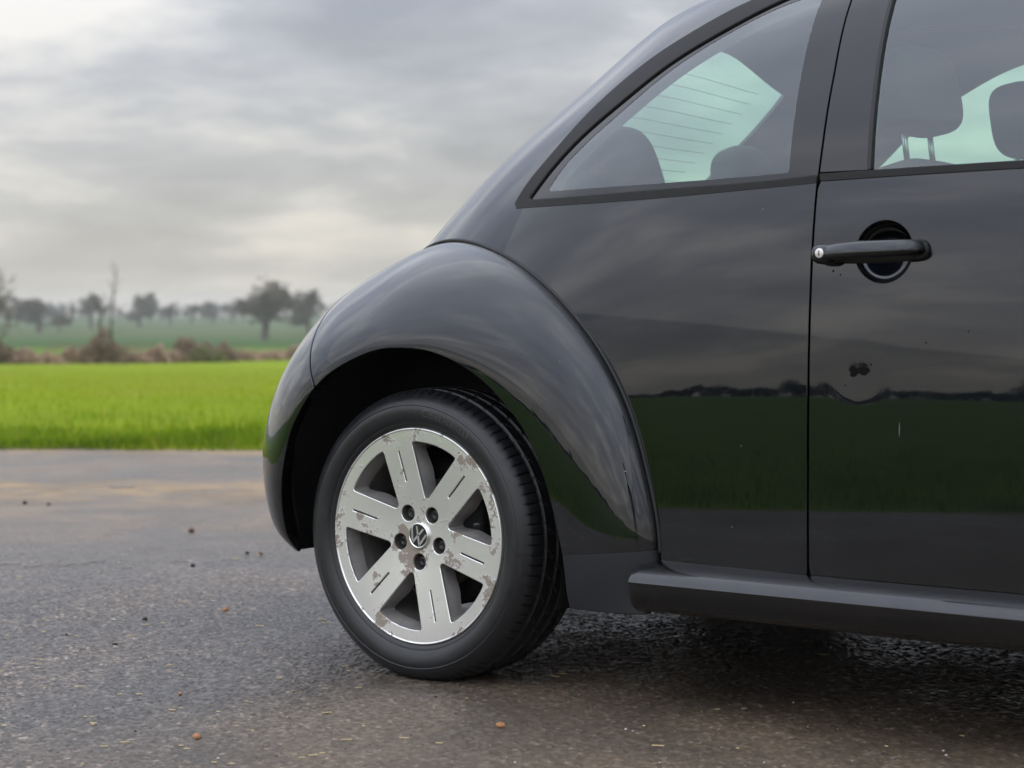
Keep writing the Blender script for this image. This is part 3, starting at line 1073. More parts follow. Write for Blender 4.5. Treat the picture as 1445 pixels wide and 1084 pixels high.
for (cx_, cz_, rr_, mt) in [(.83, .985, .0010, 'pale'), (.80, .535, .0010, 'pale'), (.78, .38, .0009, 'pale')]:
    blob_patch('stone_chip', (cx_, cz_), [(0, 0, rr_)], M[mt], quarter, fmap=body)

# front end: pillars, windscreen, bonnet
zq = np.linspace(1.045, 1.50, 20); eq = np.linspace(-.74, .74, 30)
uvq = np.stack(np.meshgrid(eq, zq, indexing='ij'), -1).reshape(-1, 2)
mk('windscreen', nose(uvq), [tuple(q) for q in grid_faces(30, 20)], M['glass'], car)
fz = np.linspace(1.045, 1.50, 16)
fa = np.interp(fz, [1.04, 1.055, 1.30, 1.474, 1.50], [2.14, 2.137, 1.887, 1.66, 1.60])
fb = XC + sq(f2(fz)) * (1 - .745 ** NE) ** (1 / NE)
fp = np.concatenate([np.stack([fa, fz], -1), np.stack([np.maximum(fb, fa + .01), fz], -1)[::-1]])
both(panel('windscreen_pillar', body, to_phi(fp), [], M['paint'], car, ds=0.03))
hz = np.linspace(.62, 1.04, 16); he = np.linspace(-.62, .62, 30)
uvh = np.stack(np.meshgrid(he, hz, indexing='ij'), -1).reshape(-1, 2)
mk('bonnet', nose(uvh), [tuple(q) for q in grid_faces(30, 16)], M['paint'], car)
fz2 = np.linspace(.50, 1.035, 16)
fa2 = np.maximum(np.interp(fz2, [.5, .77, .88, 1.035], [1.95, 2.10, 2.133, 2.137]), 1.95)
fb2 = XC + sq(f2(fz2)) * (1 - .625 ** NE) ** (1 / NE)
fp2 = np.concatenate([np.stack([fa2, fz2], -1), np.stack([fb2, fz2], -1)[::-1]])
both(panel('scuttle_panel', body, to_phi(fp2), [], M['paint'], car, ds=0.03))
nz = np.linspace(.28, .61, 8)
no = np.concatenate([np.stack([np.linspace(-.46, .46, 20), np.full(20, .28)], -1), np.stack([np.linspace(.46, -.46, 20), np.full(20, .61)], -1)])
panel('front_bumper', nose, no, [], M['paint'], car, ds=0.03, offset=0.006)

# rear wing, lower stone guard, bumper corner
wing_o = wing_piece('rear_wing', 2.06, 13.02, M['paint'], 150)
both(wing_o)
guard = wing_piece('wing_guard', 0.0, 2.03, M['lower'], 24, bulge=-0.001)
both(guard)
corner = wing_piece('bumper_corner', 13.07, 19.0, M['paint'], 80, bulge=0.0015)
both(corner)
for (o, nm) in ((wing_o, 'front_wing'), (guard, 'front_wing_guard'), (corner, 'front_bumper_corner')):
    for sy in (1, -1):
        c = copy_obj(o, car, nm)
        c.scale = (-1, sy, 1)
        c.location = (2.51, 0, 0)
# rubber in the crease
kt = np.linspace(12.6, 1.95, 160)
KC = np.stack([Ks[0](kt), Ks[2](kt), Ks[1](kt)], -1)
dk = KC - np.array([0, 0, .31]); dk[:, 1] = 0
KC = KC + dk / np.linalg.norm(dk, axis=1)[:, None] * 0.001
bodyY = body(to_phi(KC[:, [0, 2]]))[:, 1]
KC[:, 1] = bodyY + 0.001
v, f = tube(KC, 0.0042, 8)
ws = mk('wing_rubber', v, f, M['blackrubber'], wing_o)
for (cx_, cz_, rr_) in [(3.9, 1.02, 1), (6.3, .8, 0)]:
    P, N = surf_normals(wing, np.array([[cx_, cz_]]), (0, -.2, .3), .004)
    v, f = squad((0, 0, 0), (.006 if rr_ else .0012, .0006, .0009), 0.8, 0.8, 8, 12)
    mk('stone_chip', v + P[0], f, M['pale'], wing_o)
# tail light: domed lens on the rear of the wing
P, N = surf_normals(wing, np.array([[13.7, 1.40]]), (0, -.2, .3), .004)
lv, lf = lathe([(0.0, -.022), (.03, -.0205), (.055, -.015), (.072, -.006), (.078, .004)], 40)
q = Vector((0, -1, 0)).rotation_difference(Vector(N[0]))
lv = np.array([tuple(q @ Vector(p)) for p in lv]) + P[0]
tl = mk('tail_light', lv, [tuple(g) for g in lf], M['lens'], car)
both(tl)

# sill (running board)
def sill_mesh():
    top_ = curve_pts([(-.765, .3035), (-.795, .3025), (-.820, .2965), (-.840, .2865), (-.852, .2755), (-.8575, .2655)], 22)
    low_ = curve_pts([(-.8565, .2645), (-.8555, .255), (-.852, .240), (-.846, .224), (-.834, .211), (-.815, .2055), (-.74, .205)], 18)
    prof = np.concatenate([top_, low_])
    xs = np.concatenate([[.578, .5785, .581, .586], np.linspace(.6, 1.915, 60), [1.925, 1.931, 1.9335, 1.934]])
    V = []
    for i, x in enumerate(xs):
        k = 0.0
        if x < .586:
            k = 1 - (x - .578) / .008
        if x > 1.925:
            k = (x - 1.925) / .009
        k = np.clip(k, 0, 1)
        ins = 0.010 * (1 - math.sqrt(max(0, 1 - k * k)))
        c = np.array([-.80, .255])
        for (y, z) in prof:
            d_ = np.array([y, z]) - c
            n_ = d_ / (np.linalg.norm(d_) + 1e-9)
            q = np.array([y, z]) - n_ * ins
            V.append((x, q[0], q[1]))
    F = [tuple(q) for q in grid_faces(len(xs), len(prof))]
    F += [tuple(range(len(prof))), tuple(range((len(xs) - 1) * len(prof), len(xs) * len(prof)))[::-1]]
    return np.array(V), F


v, f = sill_mesh()
sill = mk('sill', v, f, M['paint'], car)
sill.data.set_sharp_from_angle(angle=R(28)) if hasattr(sill.data, 'set_sharp_from_angle') else None
both(sill)

# wheel-arch liners and floor
def arch_liner():
    th = np.linspace(R(-16), R(188), 50)
    prof = [(.416, -.842), (.425, -.80), (.430, -.70), (.430, -.58), (.415, -.545), (.30, -.53), (.0, -.53)]
    V = [(r_ * math.cos(t) * (1.0 if math.cos(t) > 0 else 1 - .115 * (-math.cos(t))), max(y, float(np.interp(math.degrees(t), [115, 150, 170, 188], [-.842, -.822, -.792, -.755]))), .31 + r_ * math.sin(t)) for t in th for (r_, y) in prof]
    return np.array(V), [tuple(q) for q in grid_faces(50, len(prof))]


v, f = arch_liner()
for (x_, s_) in ((0, 1), (0, -1), (2.51, 1), (2.51, -1)):
    o_ = mk('arch_liner', v, f, M['liner'], car) if (x_ == 0 and s_ == 1) else copy_obj(o_, car)
    o_.location = (x_, 0, 0); o_.scale = (1 if x_ == 0 else -1, s_, 1)
v, f = join([box(.44, 2.07, -.80, .80, .222, .27), box(-.55, 3.05, -.52, .52, .24, .30), box(-.40, .40, -.528, .528, .27, .55)])
mk('floor_pan', v, f, M['liner'], car)
v, f = tube([(-.35, .2, .22), (.2, .2, .20), (.8, .12, .19), (1.6, .1, .19)], .03, 10)
mk('exhaust', v, f, M['barrel'], car)
v, f = tube([(0, -.60, .30), (.0, -.45, .28), (.12, 0, .27), (0, .45, .28), (0, .60, .30)], .035, 10)
mk('rear_axle', v, f, M['liner'], car)
v, f = box(.02, 2.35, -.765, -.755, .30, .32)

# ------------------------------------------------------------------ cabin
# inner trim: side wall with the window opening, door card, tail trim
ti = np.concatenate([[[.66, .40], [1.00, .40], [1.00, 1.04]], [[.985, 1.25], [.965, 1.44], [.93, 1.49]], np.stack([np.linspace(.85, .40, 12), np.full(12, 1.495)], -1), np.stack([XC - .90 * sq(a2(np.linspace(1.47, 1.0, 16))), np.linspace(1.47, 1.0, 16)], -1), [[.05, .955], [.25, .90], [.45, .78], [.60, .58]]])
c_ = fr_in.mean(0)
up_tr = curve_pts(np.array(FRIT_UP) + np.array([.003, -.008]), 30)
tr_in = np.concatenate([np.stack([np.linspace(.86, .30, 20), np.full(20, 1.03)], -1), up_tr[up_tr[:, 1] > 1.045], np.stack([np.interp(np.linspace(1.385, 1.06, 12), [1.054, 1.25, 1.405], [.885, .872, .862]), np.linspace(1.385, 1.06, 12)], -1)])
o = panel('side_trim', body, to_phi(ti), [to_phi(tr_in)], M['trim'], car, ds=0.03, depth=0, offset=-0.026)
both(o)
dc = np.array([[.97, .34], [1.90, .34], [2.08, .75], [2.08, 1.02], [.97, 1.02]])
both(panel('door_card', body, to_phi(dc), [], M['trim'], car, ds=0.05, depth=0, offset=-0.05))
rw_big = np.stack([rw[:, 0] * 1.0, 1.22 + (rw[:, 1] - 1.22) * 1.0], -1)
to = np.array([[-.66, .62], [.66, .62], [.66, 1.50], [-.66, 1.50]])
panel('tailgate_trim', tail, to, [rw_big], M['trim'], car, ds=0.04, depth=0, offset=-0.03)
shelf = np.array([(-.28, -.42, .985), (-.28, .42, .985), (.12, -.56, .985), (.12, .56, .985)])
v, f = box(-.06, .14, -.46, .46, .96, .985)
mk('parcel_shelf', v, f, M['trim'], car)


def seat(x, y, front=True):
    s = []
    if front:
        v, f = squad((x + .08, y, .765), (.075, .25, .335), .45, .5, 20, 28, .18, R(-14)); mk('seat_back', v, f, M['seat'], car)
        v, f = squad((x + .36, y, .50), (.27, .25, .09), .4, .4); mk('seat_cushion', v, f, M['seat'], car)
        hz_, hx = 1.235, x
        v, f = squad((hx, y, hz_), (.058, .135, .088), .55, .6, 22, 30, .12, R(-10)); hr = mk('headrest', v, f, M['seat'], car)
        for dy in (-.06, .06):
            v, f = tube([(hx - .005, y + dy, hz_ - .05), (hx + .01, y + dy, hz_ - .17)], .006, 10); mk('headrest_post', v, f, M['post'], hr)
    else:
        hx, hz_ = x, 1.105
        v, f = squad((hx, y, hz_), (.055, .125, .105), .6, .55, 22, 30, .25, R(-16)); hr = mk('headrest', v, f, M['seat'], car)


seat(.955, -.36); seat(.89, .36)
seat(.215, -.325, False); seat(.165, .31, False)
v, f = squad((.20, 0, .72), (.09, .58, .30), .4, .3, 20, 40, .08, R(-18)); mk('rear_seat_back', v, f, M['seat'], car)
v, f = squad((.46, 0, .46), (.26, .58, .10), .4, .3, 20, 40); mk('rear_seat_cushion', v, f, M['seat'], car)
for s_ in (-1, 1):
    v, f = squad((.16, s_ * .455, 1.03), (.07, .06, .11), .6, .6); mk('pillar_trim', v, f, M['trim'], car)
v, f = squad((2.15, 0, .90), (.28, .66, .13), .5, .3, 20, 40); mk('dashboard', v, f, M['trim'], car)
sw, sf = [], []
t_ = np.linspace(0, 2 * np.pi, 40)
sp_ = np.stack([1.72 + .10 * np.sin(t_) * -1, -.36 + .185 * np.cos(t_), .93 + .16 * np.sin(t_)], -1)
v, f = tube(sp_, .014, 8, False); mk('steering_wheel', v, f, M['trim'], car)
v, f = tube(curve_pts([(.99, -.60, 1.30), (.985, -.62, 1.15), (.98, -.68, .95), (.98, -.70, .60)], 14), .012, 6)
mk('seat_belt', v, f, M['trim'], car)

# ------------------------------------------------------------------ wheel
WC = np.array([0, -.80, .31])
wheel = bpy.data.objects.new('wheel', None)
link(wheel, car)
wheel.location = WC
# tyre
SEG = 720
prof = [(.224, .014), (.229, .006), (.2325, .0005), (.236, -.0015), (.240, -.0045), (.2425, -.0045), (.245, -.0075), (.249, -.0095), (.255, -.0118), (.262, -.0130), (.270, -.0132), (.277, -.0122), (.2795, -.0108), (.281, -.0115), (.288, -.0085), (.294, -.0040), (.2985, .0005)]
sh = [(.3035, .0055), (.3065, .0100), (.3085, .0140), (.3105, .0190), (.3120, .0245)]
tread = []
for y in np.linspace(.030, .165, 46):
    rr_ = .3163 - .9 * (abs(y - .0975) / .0675) ** 2 * .0032
    groove = any(abs(y - g) < .0046 for g in (.040, .077, .118, .155))
    tread.append((rr_ - (.007 if groove else 0), y))
shr = [(r_, .195 - y) for (r_, y) in sh[::-1]]
side2 = [(.2985, .1945), (.288, .2035), (.270, .208), (.250, .205), (.236, .199), (.224, .185)]
allp = prof + sh + tread + shr + side2
P = np.array(allp)
th = np.linspace(0, 2 * np.pi, SEG, endpoint=False)
RR = np.repeat(P[None, :, 0], SEG, 0); YY = np.repeat(P[None, :, 1], SEG, 0)
i0, i1 = len(prof), len(prof) + len(sh)
j0, j1 = i1 + len(tread), i1 + len(tread) + len(sh)
for a in range(SEG):
    if a % 8 == 0:                                     # shoulder slots
        RR[a, i0:i1 + 3] -= np.array([.0016, .0036, .0044, .0044, .0044, .0044, .0044, .0044])
        RR[a, j0 - 3:j1] -= .0065
    k = (a + 2) % 5
    for c in range(i1, j0):                            # slanted sipes across the ribs
        if (a // 2 + (c - i1) // 2) % 9 == 0 and (c - i1) % 12 > 2:
            RR[a, c] -= .0035
V = np.stack([np.cos(th)[:, None] * RR, YY, np.sin(th)[:, None] * RR], -1).reshape(-1, 3)
low = V[:, 2] < -.3085                                  # flattened where it stands
V[low, 2] = -.3085
bul = np.clip((-V[:, 2] - .24) / .07, 0, 1)
V[:, 1] += np.where(V[:, 1] < .05, -1, 1) * .004 * bul
tyre = mk('tyre', V, [tuple(q) for q in grid_faces(SEG, len(allp), True)], M['tyre'], wheel)
if hasattr(tyre.data, 'set_sharp_from_angle'):
    tyre.data.set_sharp_from_angle(angle=R(38))
# raised maker's lettering on the sidewall
def side_text(txt, r0, ang0, size, spread=1.0):
    cu = bpy.data.curves.new('lettering', 'FONT')
    cu.body = txt
    cu.size = size
    cu.extrude = 0.0
    cu.resolution_u = 3
    cu.space_character = 1.15
    ob = bpy.data.objects.new('lettering', cu)
    col.objects.link(ob)
    dg_ = bpy.context.evaluated_depsgraph_get()
    me = bpy.data.meshes.new_from_object(ob.evaluated_get(dg_))
    bpy.data.objects.remove(ob)
    n = len(me.vertices)
    co = np.zeros(n * 3, np.float32); me.vertices.foreach_get('co', co); co = co.reshape(-1, 3)
    out = np.zeros((n, 3))
    prr, pyy = [p[0] for p in prof], [p[1] for p in prof]
    for i, (tx, ty, _) in enumerate(co):
        rr_ = r0 + ty
        an = ang0 - tx / r0
        out[i] = (rr_ * math.cos(an), np.interp(rr_, prr, pyy) - .0009, rr_ * math.sin(an))
    faces = [tuple(p.vertices) for p in me.polygons]
    return out, faces


v, f = side_text('Continental', .2585, R(84), .0235)
mk('tyre_lettering', v, f, M['letter'], tyre, None, False)

# alloy face
def rim_map(uv):
    r_ = np.hypot(uv[:, 0], uv[:, 1])
    y = np.interp(r_, [0, .03, .06, .10, .15, .195, .21, .2225, .226], [.0135, .0135, .0125, .0095, .006, .0028, .0016, .0008, .0010])
    return np.stack([uv[:, 0], y, uv[:, 1]], -1)


cs_rim = cspl([0, .05, .10, .15, .20, .23], [.0135, .0128, .0095, .0058, .0022, .0006])
def rim_map(uv):
    r_ = np.hypot(uv[:, 0], uv[:, 1])
    return np.stack([uv[:, 0], cs_rim(r_), uv[:, 1]], -1)


tt = np.linspace(0, 2 * np.pi, 180, endpoint=False)
circ = lambda r_, n=40, c=(0, 0): np.stack([c[0] + r_ * np.cos(np.linspace(0, 2 * np.pi, n, endpoint=False)), c[1] + r_ * np.sin(np.linspace(0, 2 * np.pi, n, endpoint=False))], -1)
holes = [circ(.0285, 36)]
SP0 = R(106)
for k in range(6):
    al = SP0 + R(30) + k * R(60)                         # window between two spokes
    hw = .0365
    def edge_point(side, r_):
        sa = al + side * R(30)                           # axis of the neighbouring spoke
        ax = np.array([math.cos(sa), math.sin(sa)]); nn = np.array([-math.sin(sa), math.cos(sa)]) * (-side)
        w = hw + .0035 * (r_ - .1) / .1
        return ax * math.sqrt(r_ * r_ - w * w) + nn * w
    ro = .2035
    pL = [edge_point(1, r_) for r_ in (.082, ro)]
    pR = [edge_point(-1, r_) for r_ in (.082, ro)]
    a1 = math.atan2(pL[1][1], pL[1][0]); a0_ = math.atan2(pR[1][1], pR[1][0])
    while a1 < a0_:
        a1 += 2 * math.pi
    arc = [np.array([ro * math.cos(t), ro * math.sin(t)]) for t in np.linspace(a0_, a1, 7)]
    poly = [pR[0]] + arc + [pL[0]]
    rads = [.006] + [.0105] + [0] * 5 + [.0105] + [.006]
    holes.append(fillet(poly, rads, 6))
    # thin groove down the middle of the spoke
    sa = SP0 + k * R(60)
    ax = np.array([math.cos(sa), math.sin(sa)]); nn = np.array([-math.sin(sa), math.cos(sa)])
    g0, g1, gw = .118, .188, .0034
    holes.append(np.array([ax * g0 + nn * gw, ax * g0 - nn * gw, ax * g1 - nn * gw, ax * g1 + nn * gw]))
LUG = [R(53) + k * R(72) for k in range(5)]
for a in LUG:
    holes.append(circ(.0192, 30, (.0565 * math.cos(a), .0565 * math.sin(a))))
pts, tris = region(circ(.2265, 150), holes, .0075, .005)
Pm, Nm = surf_normals(rim_map, pts, (0, 5, 0), .0005)
V, N, F = finish(Pm, Nm, tris, .0023, .004)
rim = mk('rim', V, F, M['alloy'], wheel, N)
# deeper walls of the windows and bolt holes
wp, gp_, lug_ = [], [], []
for h in holes:
    L = resample(h, .004)
    ctr = L.mean(0)
    big = len(L) > 30 and np.ptp(L[:, 0]) > .04
    small_lug = np.ptp(L[:, 0]) < .05 and not big
    slot = min(np.ptp(L @ np.array([math.cos(t), math.sin(t)])) for t in np.linspace(0, math.pi, 60)) < .004
    dpt = .004 if slot else (.034 if big else .020)
    dirs = (L - ctr) / np.linalg.norm(L - ctr, axis=1)[:, None]
    b0 = rim_map(L); b0[:, 1] += .0050
    inn = L - dirs * (-.0016 if True else 0)
    b0[:, 0] = (L - dirs * .0023)[:, 0]; b0[:, 2] = (L - dirs * .0023)[:, 1]
    b1 = b0.copy(); b1[:, 1] += dpt
    shr_ = .010 if big else 0.0
    b1[:, 0] -= dirs[:, 0] * shr_; b1[:, 2] -= dirs[:, 1] * shr_
    n = len(L)
    VV = np.concatenate([b0, b1])
    FF = [(i, (i + 1) % n, n + (i + 1) % n, n + i) for i in range(n)]
    if slot or (not big):
        FF.append(tuple(range(n, 2 * n)))
    (gp_ if slot else (wp if big else lug_)).append((VV, FF))
v, f = join(wp)
mk('spoke_wall', v, f, M['barrel'], rim)
for (v, f) in lug_:
    mk('bolt_hole', v, f, M['hole'], rim)
for (v, f) in gp_:
    mk('spoke_groove', v, f, M['nut'], rim)
v, f = lathe([(.2265, .0045), (.2262, .0012), (.2285, -.0012), (.2312, -.0008), (.2318, .004), (.229, .010), (.224, .016)], 180)
mk('rim_lip', v, [tuple(q) for q in f], M['alloy'], rim)
v, f = lathe([(.226, .006), (.2235, .020), (.212, .034), (.202, .060), (.197, .10), (.199, .15), (.214, .185), (.222, .195)], 120)
mk('rim_barrel', v, [tuple(q) for q in f], M['barrel'], rim)
for a in LUG:
    v, f = lathe([(0, .0075), (.0040, .0075), (.0042, .0062), (.0098, .0062), (.0115, .0085), (.0118, .018)], 6 * 4)
    mk('bolt_cap', v + np.array([.0565 * math.cos(a), .0165, .0565 * math.sin(a)]), [tuple(q) for q in f], M['nut'], rim)
# hub cap with round emblem
v, f = lathe([(0, .0085), (.020, .0088), (.0238, .0092), (.0240, .0076), (.0258, .0070), (.0275, .0078), (.0282, .0100), (.0284, .016)], 48)
cap = mk('hub_cap', v, [tuple(q) for q in f], M['chrome'], rim)
v, f = lathe([(0, .0083), (.0232, .0085)], 48)
mk('emblem_ground', v, [tuple(q) for q in f], M['nut'], rim)


def bar2d(p, q, w):
    p, q = np.array(p), np.array(q)
    t = (q - p) / np.linalg.norm(q - p); n = np.array([-t[1], t[0]]) * w / 2
    return [p + n, q + n, q - n, p - n]


em = []
for (p, q) in [((-.40, .78), (-.06, .12)), ((.40, .78), (.06, .12)), ((-.86, .40), (-.40, -.80)), ((-.40, -.80), (-.02, .02)), ((.02, .02), (.40, -.80)), ((.40, -.80), (.86, .40))]:
    B = bar2d(p, q, .205)
    rot_ = R(-18)
    qd = [(x * math.cos(rot_) - y * math.sin(rot_), x * math.sin(rot_) + y * math.cos(rot_)) for x, y in B]
    vv = [(x * .0236, .0072, y * .0236) for x, y in qd] + [(x * .0236, .0086, y * .0236) for x, y in qd]
    em.append((np.array(vv), [(0, 1, 2, 3), (4, 7, 6, 5), (0, 4, 5, 1), (1, 5, 6, 2), (2, 6, 7, 3), (3, 7, 4, 0)]))
v, f = join(em)
mk('emblem', v, f, M['chrome'], rim, None, False)
# brake
v, f = lathe([(.03, .070), (.070, .068), (.071, .078), (.113, .078), (.1165, .080), (.1165, .094), (.113, .096), (.05, .096)], 72)
mk('brake_disc', v, [tuple(q) for q in f], M['disc'], wheel)
v, f = squad((.105, .086, .03), (.035, .035, .06), .4, .4)
mk('brake_caliper', v, f, M['liner'], wheel)
v, f = lathe([(0, .10), (.15, .10), (.16, .105), (.16, .19), (0, .19)], 48)
mk('hub_drum', v, [tuple(q) for q in f], M['liner'], wheel)
# valve
v, f = tube([(.172 * math.cos(R(12)), .020, .172 * math.sin(R(12))), (.160 * math.cos(R(12)), .002, .160 * math.sin(R(12)))], .004, 8)
mk('valve', v, f, M['nut'], rim)


def copy_tree(o, parent):
    c = copy_obj(o, parent)
    for ch in o.children:
        copy_tree(ch, c)
    return c


for (x_, s_) in ((0, -1), (2.51, 1), (2.51, -1)):
    c = copy_tree(wheel, car)
    c.location = (x_, WC[1] * s_, WC[2])
    c.scale = (1, s_, 1)
    c.rotation_euler = (0, R(25) if x_ else R(10), 0)
    # keep the flat of the tyre on the ground
    for ch in c.children:
        if ch.name.startswith('tyre'):
            ch.rotation_euler = (0, -(R(25) if x_ else R(10)), 0)

# ------------------------------------------------------------------ grass and crop
m = Mat('grass_blade')
oi = m.n.new('ShaderNodeAttribute'); oi.attribute_name = 'tint'
gcol = m.ramp(oi.outputs['Fac'], [(0.0, (0.055, 0.115, 0.006)), (0.45, (0.175, 0.275, 0.008)), (0.8, (0.31, 0.375, 0.014)), (1.0, (0.38, 0.30, 0.09))])
m.set(Base_Color=gcol, Roughness=0.7)
m.p.inputs['Specular IOR Level'].default_value = 0.12
trn = m.n.new('ShaderNodeBsdfTranslucent'); m.l.new(gcol, trn.inputs[0])
mxs = m.n.new('ShaderNodeMixShader'); mxs.inputs[0].default_value = 0.35
m.l.new(m.p.outputs[0], mxs.inputs[1]); m.l.new(trn.outputs[0], mxs.inputs[2]); m.l.new(mxs.outputs[0], m.out.inputs[0])
M['blade'] = m.m


def blades(name, pos, h, w, tint, label):
    n = len(pos)
    az = RNG.uniform(0, 2 * np.pi, n); lean = RNG.normal(0, .35, n)
    wd = np.stack([np.cos(az), np.sin(az), np.zeros(n)], -1) * (w / 2)[:, None]
    ld = np.stack([-np.sin(az), np.cos(az), np.zeros(n)], -1) * (lean * h)[:, None]
    up = np.stack([np.zeros(n), np.zeros(n), h], -1)
    V = np.stack([pos - wd, pos + wd, pos + ld * .35 + up * .6 + wd * .7, pos + ld * .35 + up * .6 - wd * .7, pos + ld + up], 1).reshape(-1, 3)
    i = np.arange(n)[:, None] * 5
    F = np.concatenate([i + np.array([[0, 1, 2]]), i + np.array([[0, 2, 3]]), i + np.array([[3, 2, 4]])])
    o = mk(name, V, F, M['blade'], None, None, False)
    at = o.data.attributes.new('tint', 'FLOAT', 'POINT')
    at.data.foreach_set('value', np.repeat(np.clip(tint, 0, 1), 5).astype(np.float32))
    tag(o, label, 'grass', kind='stuff')
    return o


def wob(x, s):
    return np.sin(x * s) * .5 + np.sin(x * s * 2.3 + 1.3) * .3 + np.sin(x * s * 5.1 + .7) * .2


# verge strip at the asphalt edge
n = 62000
lat = RNG.uniform(-11, 9, n)
D = 11.34 + 0.10 * wob(lat, 1.2) + 0.09 * wob(lat, 4.3) + RNG.exponential(0.9, n)
P2 = CAM[:2] + D[:, None] * DV + lat[:, None] * RV
zz = np.maximum(ground_height(P2[:, 0], P2[:, 1]), -0.01)
edge_k = np.exp(-(D - 11.36) / .16)
hh = (0.040 + 0.045 * RNG.random(n)) * (1 + .45 * wob(lat + D * .7, 1.9)) * (1 - .35 * edge_k)
blades('verge_grass', np.column_stack([P2, zz]), np.maximum(hh * (.45 + .9 * vnoise(lat, D, .35, 3)), .015), np.full(n, .0055), 0.20 + .45 * vnoise(lat, D, .6, 1) + .25 * (vnoise(lat, D, .16, 2) - .5) + RNG.normal(0, .07, n) - .25 * edge_k + (RNG.random(n) < .05 * (1 + 7 * edge_k)) * .6,
       'rough green verge grass along the far edge of the asphalt')
# young cereal crop beyond
n = 105000
u = RNG.random(n)
D = 12.2 * (75 / 12.2) ** (u ** 0.8)
lat = RNG.uniform(-.36, .30, n) * (D + 8)
P2 = CAM[:2] + D[:, None] * DV + lat[:, None] * RV
zz = ground_height(P2[:, 0], P2[:, 1])
sc_ = np.clip(D / 20, .7, 3.0)
blades('crop', np.column_stack([P2, zz]), (.035 + .03 * RNG.random(n)) * np.clip(1.3 - D / 60, .35, 1), .006 * sc_, 0.36 + .22 * vnoise(lat, D, 1.1, 5) + .16 * vnoise(lat, D, 4.0, 6) + RNG.normal(0, .05, n) + np.clip((D - 13) / 45, 0, .25),
       'bright green young crop in the field behind the car')
# verge behind the camera, seen in the paintwork
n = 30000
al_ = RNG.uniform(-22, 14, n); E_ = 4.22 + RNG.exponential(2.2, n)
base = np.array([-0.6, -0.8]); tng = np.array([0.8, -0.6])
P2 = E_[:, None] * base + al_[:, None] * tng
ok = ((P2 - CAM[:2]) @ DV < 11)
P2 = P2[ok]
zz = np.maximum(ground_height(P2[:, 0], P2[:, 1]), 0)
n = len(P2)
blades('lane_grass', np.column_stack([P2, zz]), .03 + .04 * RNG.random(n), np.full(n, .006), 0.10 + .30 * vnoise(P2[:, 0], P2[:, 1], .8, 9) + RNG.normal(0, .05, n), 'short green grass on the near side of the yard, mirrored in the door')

# ------------------------------------------------------------------ winter trees
m = plain('bark', (0.085, 0.070, 0.055), 0.9, 0, 0.35, 3); M['bark'] = m.m
m = plain('twigs', (0.120, 0.096, 0.072), 0.9, 0, 0.3, 1.2); M['twig'] = m.m
m = plain('far_twigs', (0.060, 0.060, 0.055), 0.9, 0, 0.3, 1.2); M['ftwig'] = m.m
m = plain('ivy', (0.050, 0.062, 0.020), 0.7, 0, 0.5, 2); M['ivy'] = m.m
m = plain('bramble', (0.42, 0.29, 0.21), 0.85, 0, 0.45, 1.5); M['bramble'] = m.m
m = plain('bramble_dark', (0.25, 0.175, 0.125), 0.85, 0, 0.45, 1.5); M['bramble_d'] = m.m
m = plain('bramble_green', (0.16, 0.18, 0.06), 0.85, 0, 0.4, 1.5); M['bramble_g'] = m.m


def seg_mesh(segs):
    S = np.array(segs)          # p0(3) p1(3) r0 r1
    p0, p1, r0, r1 = S[:, :3], S[:, 3:6], S[:, 6], S[:, 7]
    t = p1 - p0; t /= np.linalg.norm(t, axis=1)[:, None] + 1e-9
    up = np.where(np.abs(t[:, 2:3]) > .9, np.array([[1., 0, 0]]), np.array([[0, 0, 1.]]))
    a = np.cross(t, up); a /= np.linalg.norm(a, axis=1)[:, None] + 1e-9
    b = np.cross(t, a)
    V = []
    for (p, r_) in ((p0, r0), (p1, r1)):
        for k in range(3):
            q = 2 * math.pi * k / 3
            V.append(p + (math.cos(q) * a + math.sin(q) * b) * r_[:, None])
    V = np.stack(V, 1).reshape(-1, 3)
    i = np.arange(len(S))[:, None] * 6
    F = np.concatenate([i + np.array([[k, (k + 1) % 3, 3 + (k + 1) % 3, 3 + k]]) for k in range(3)])
    return V, F


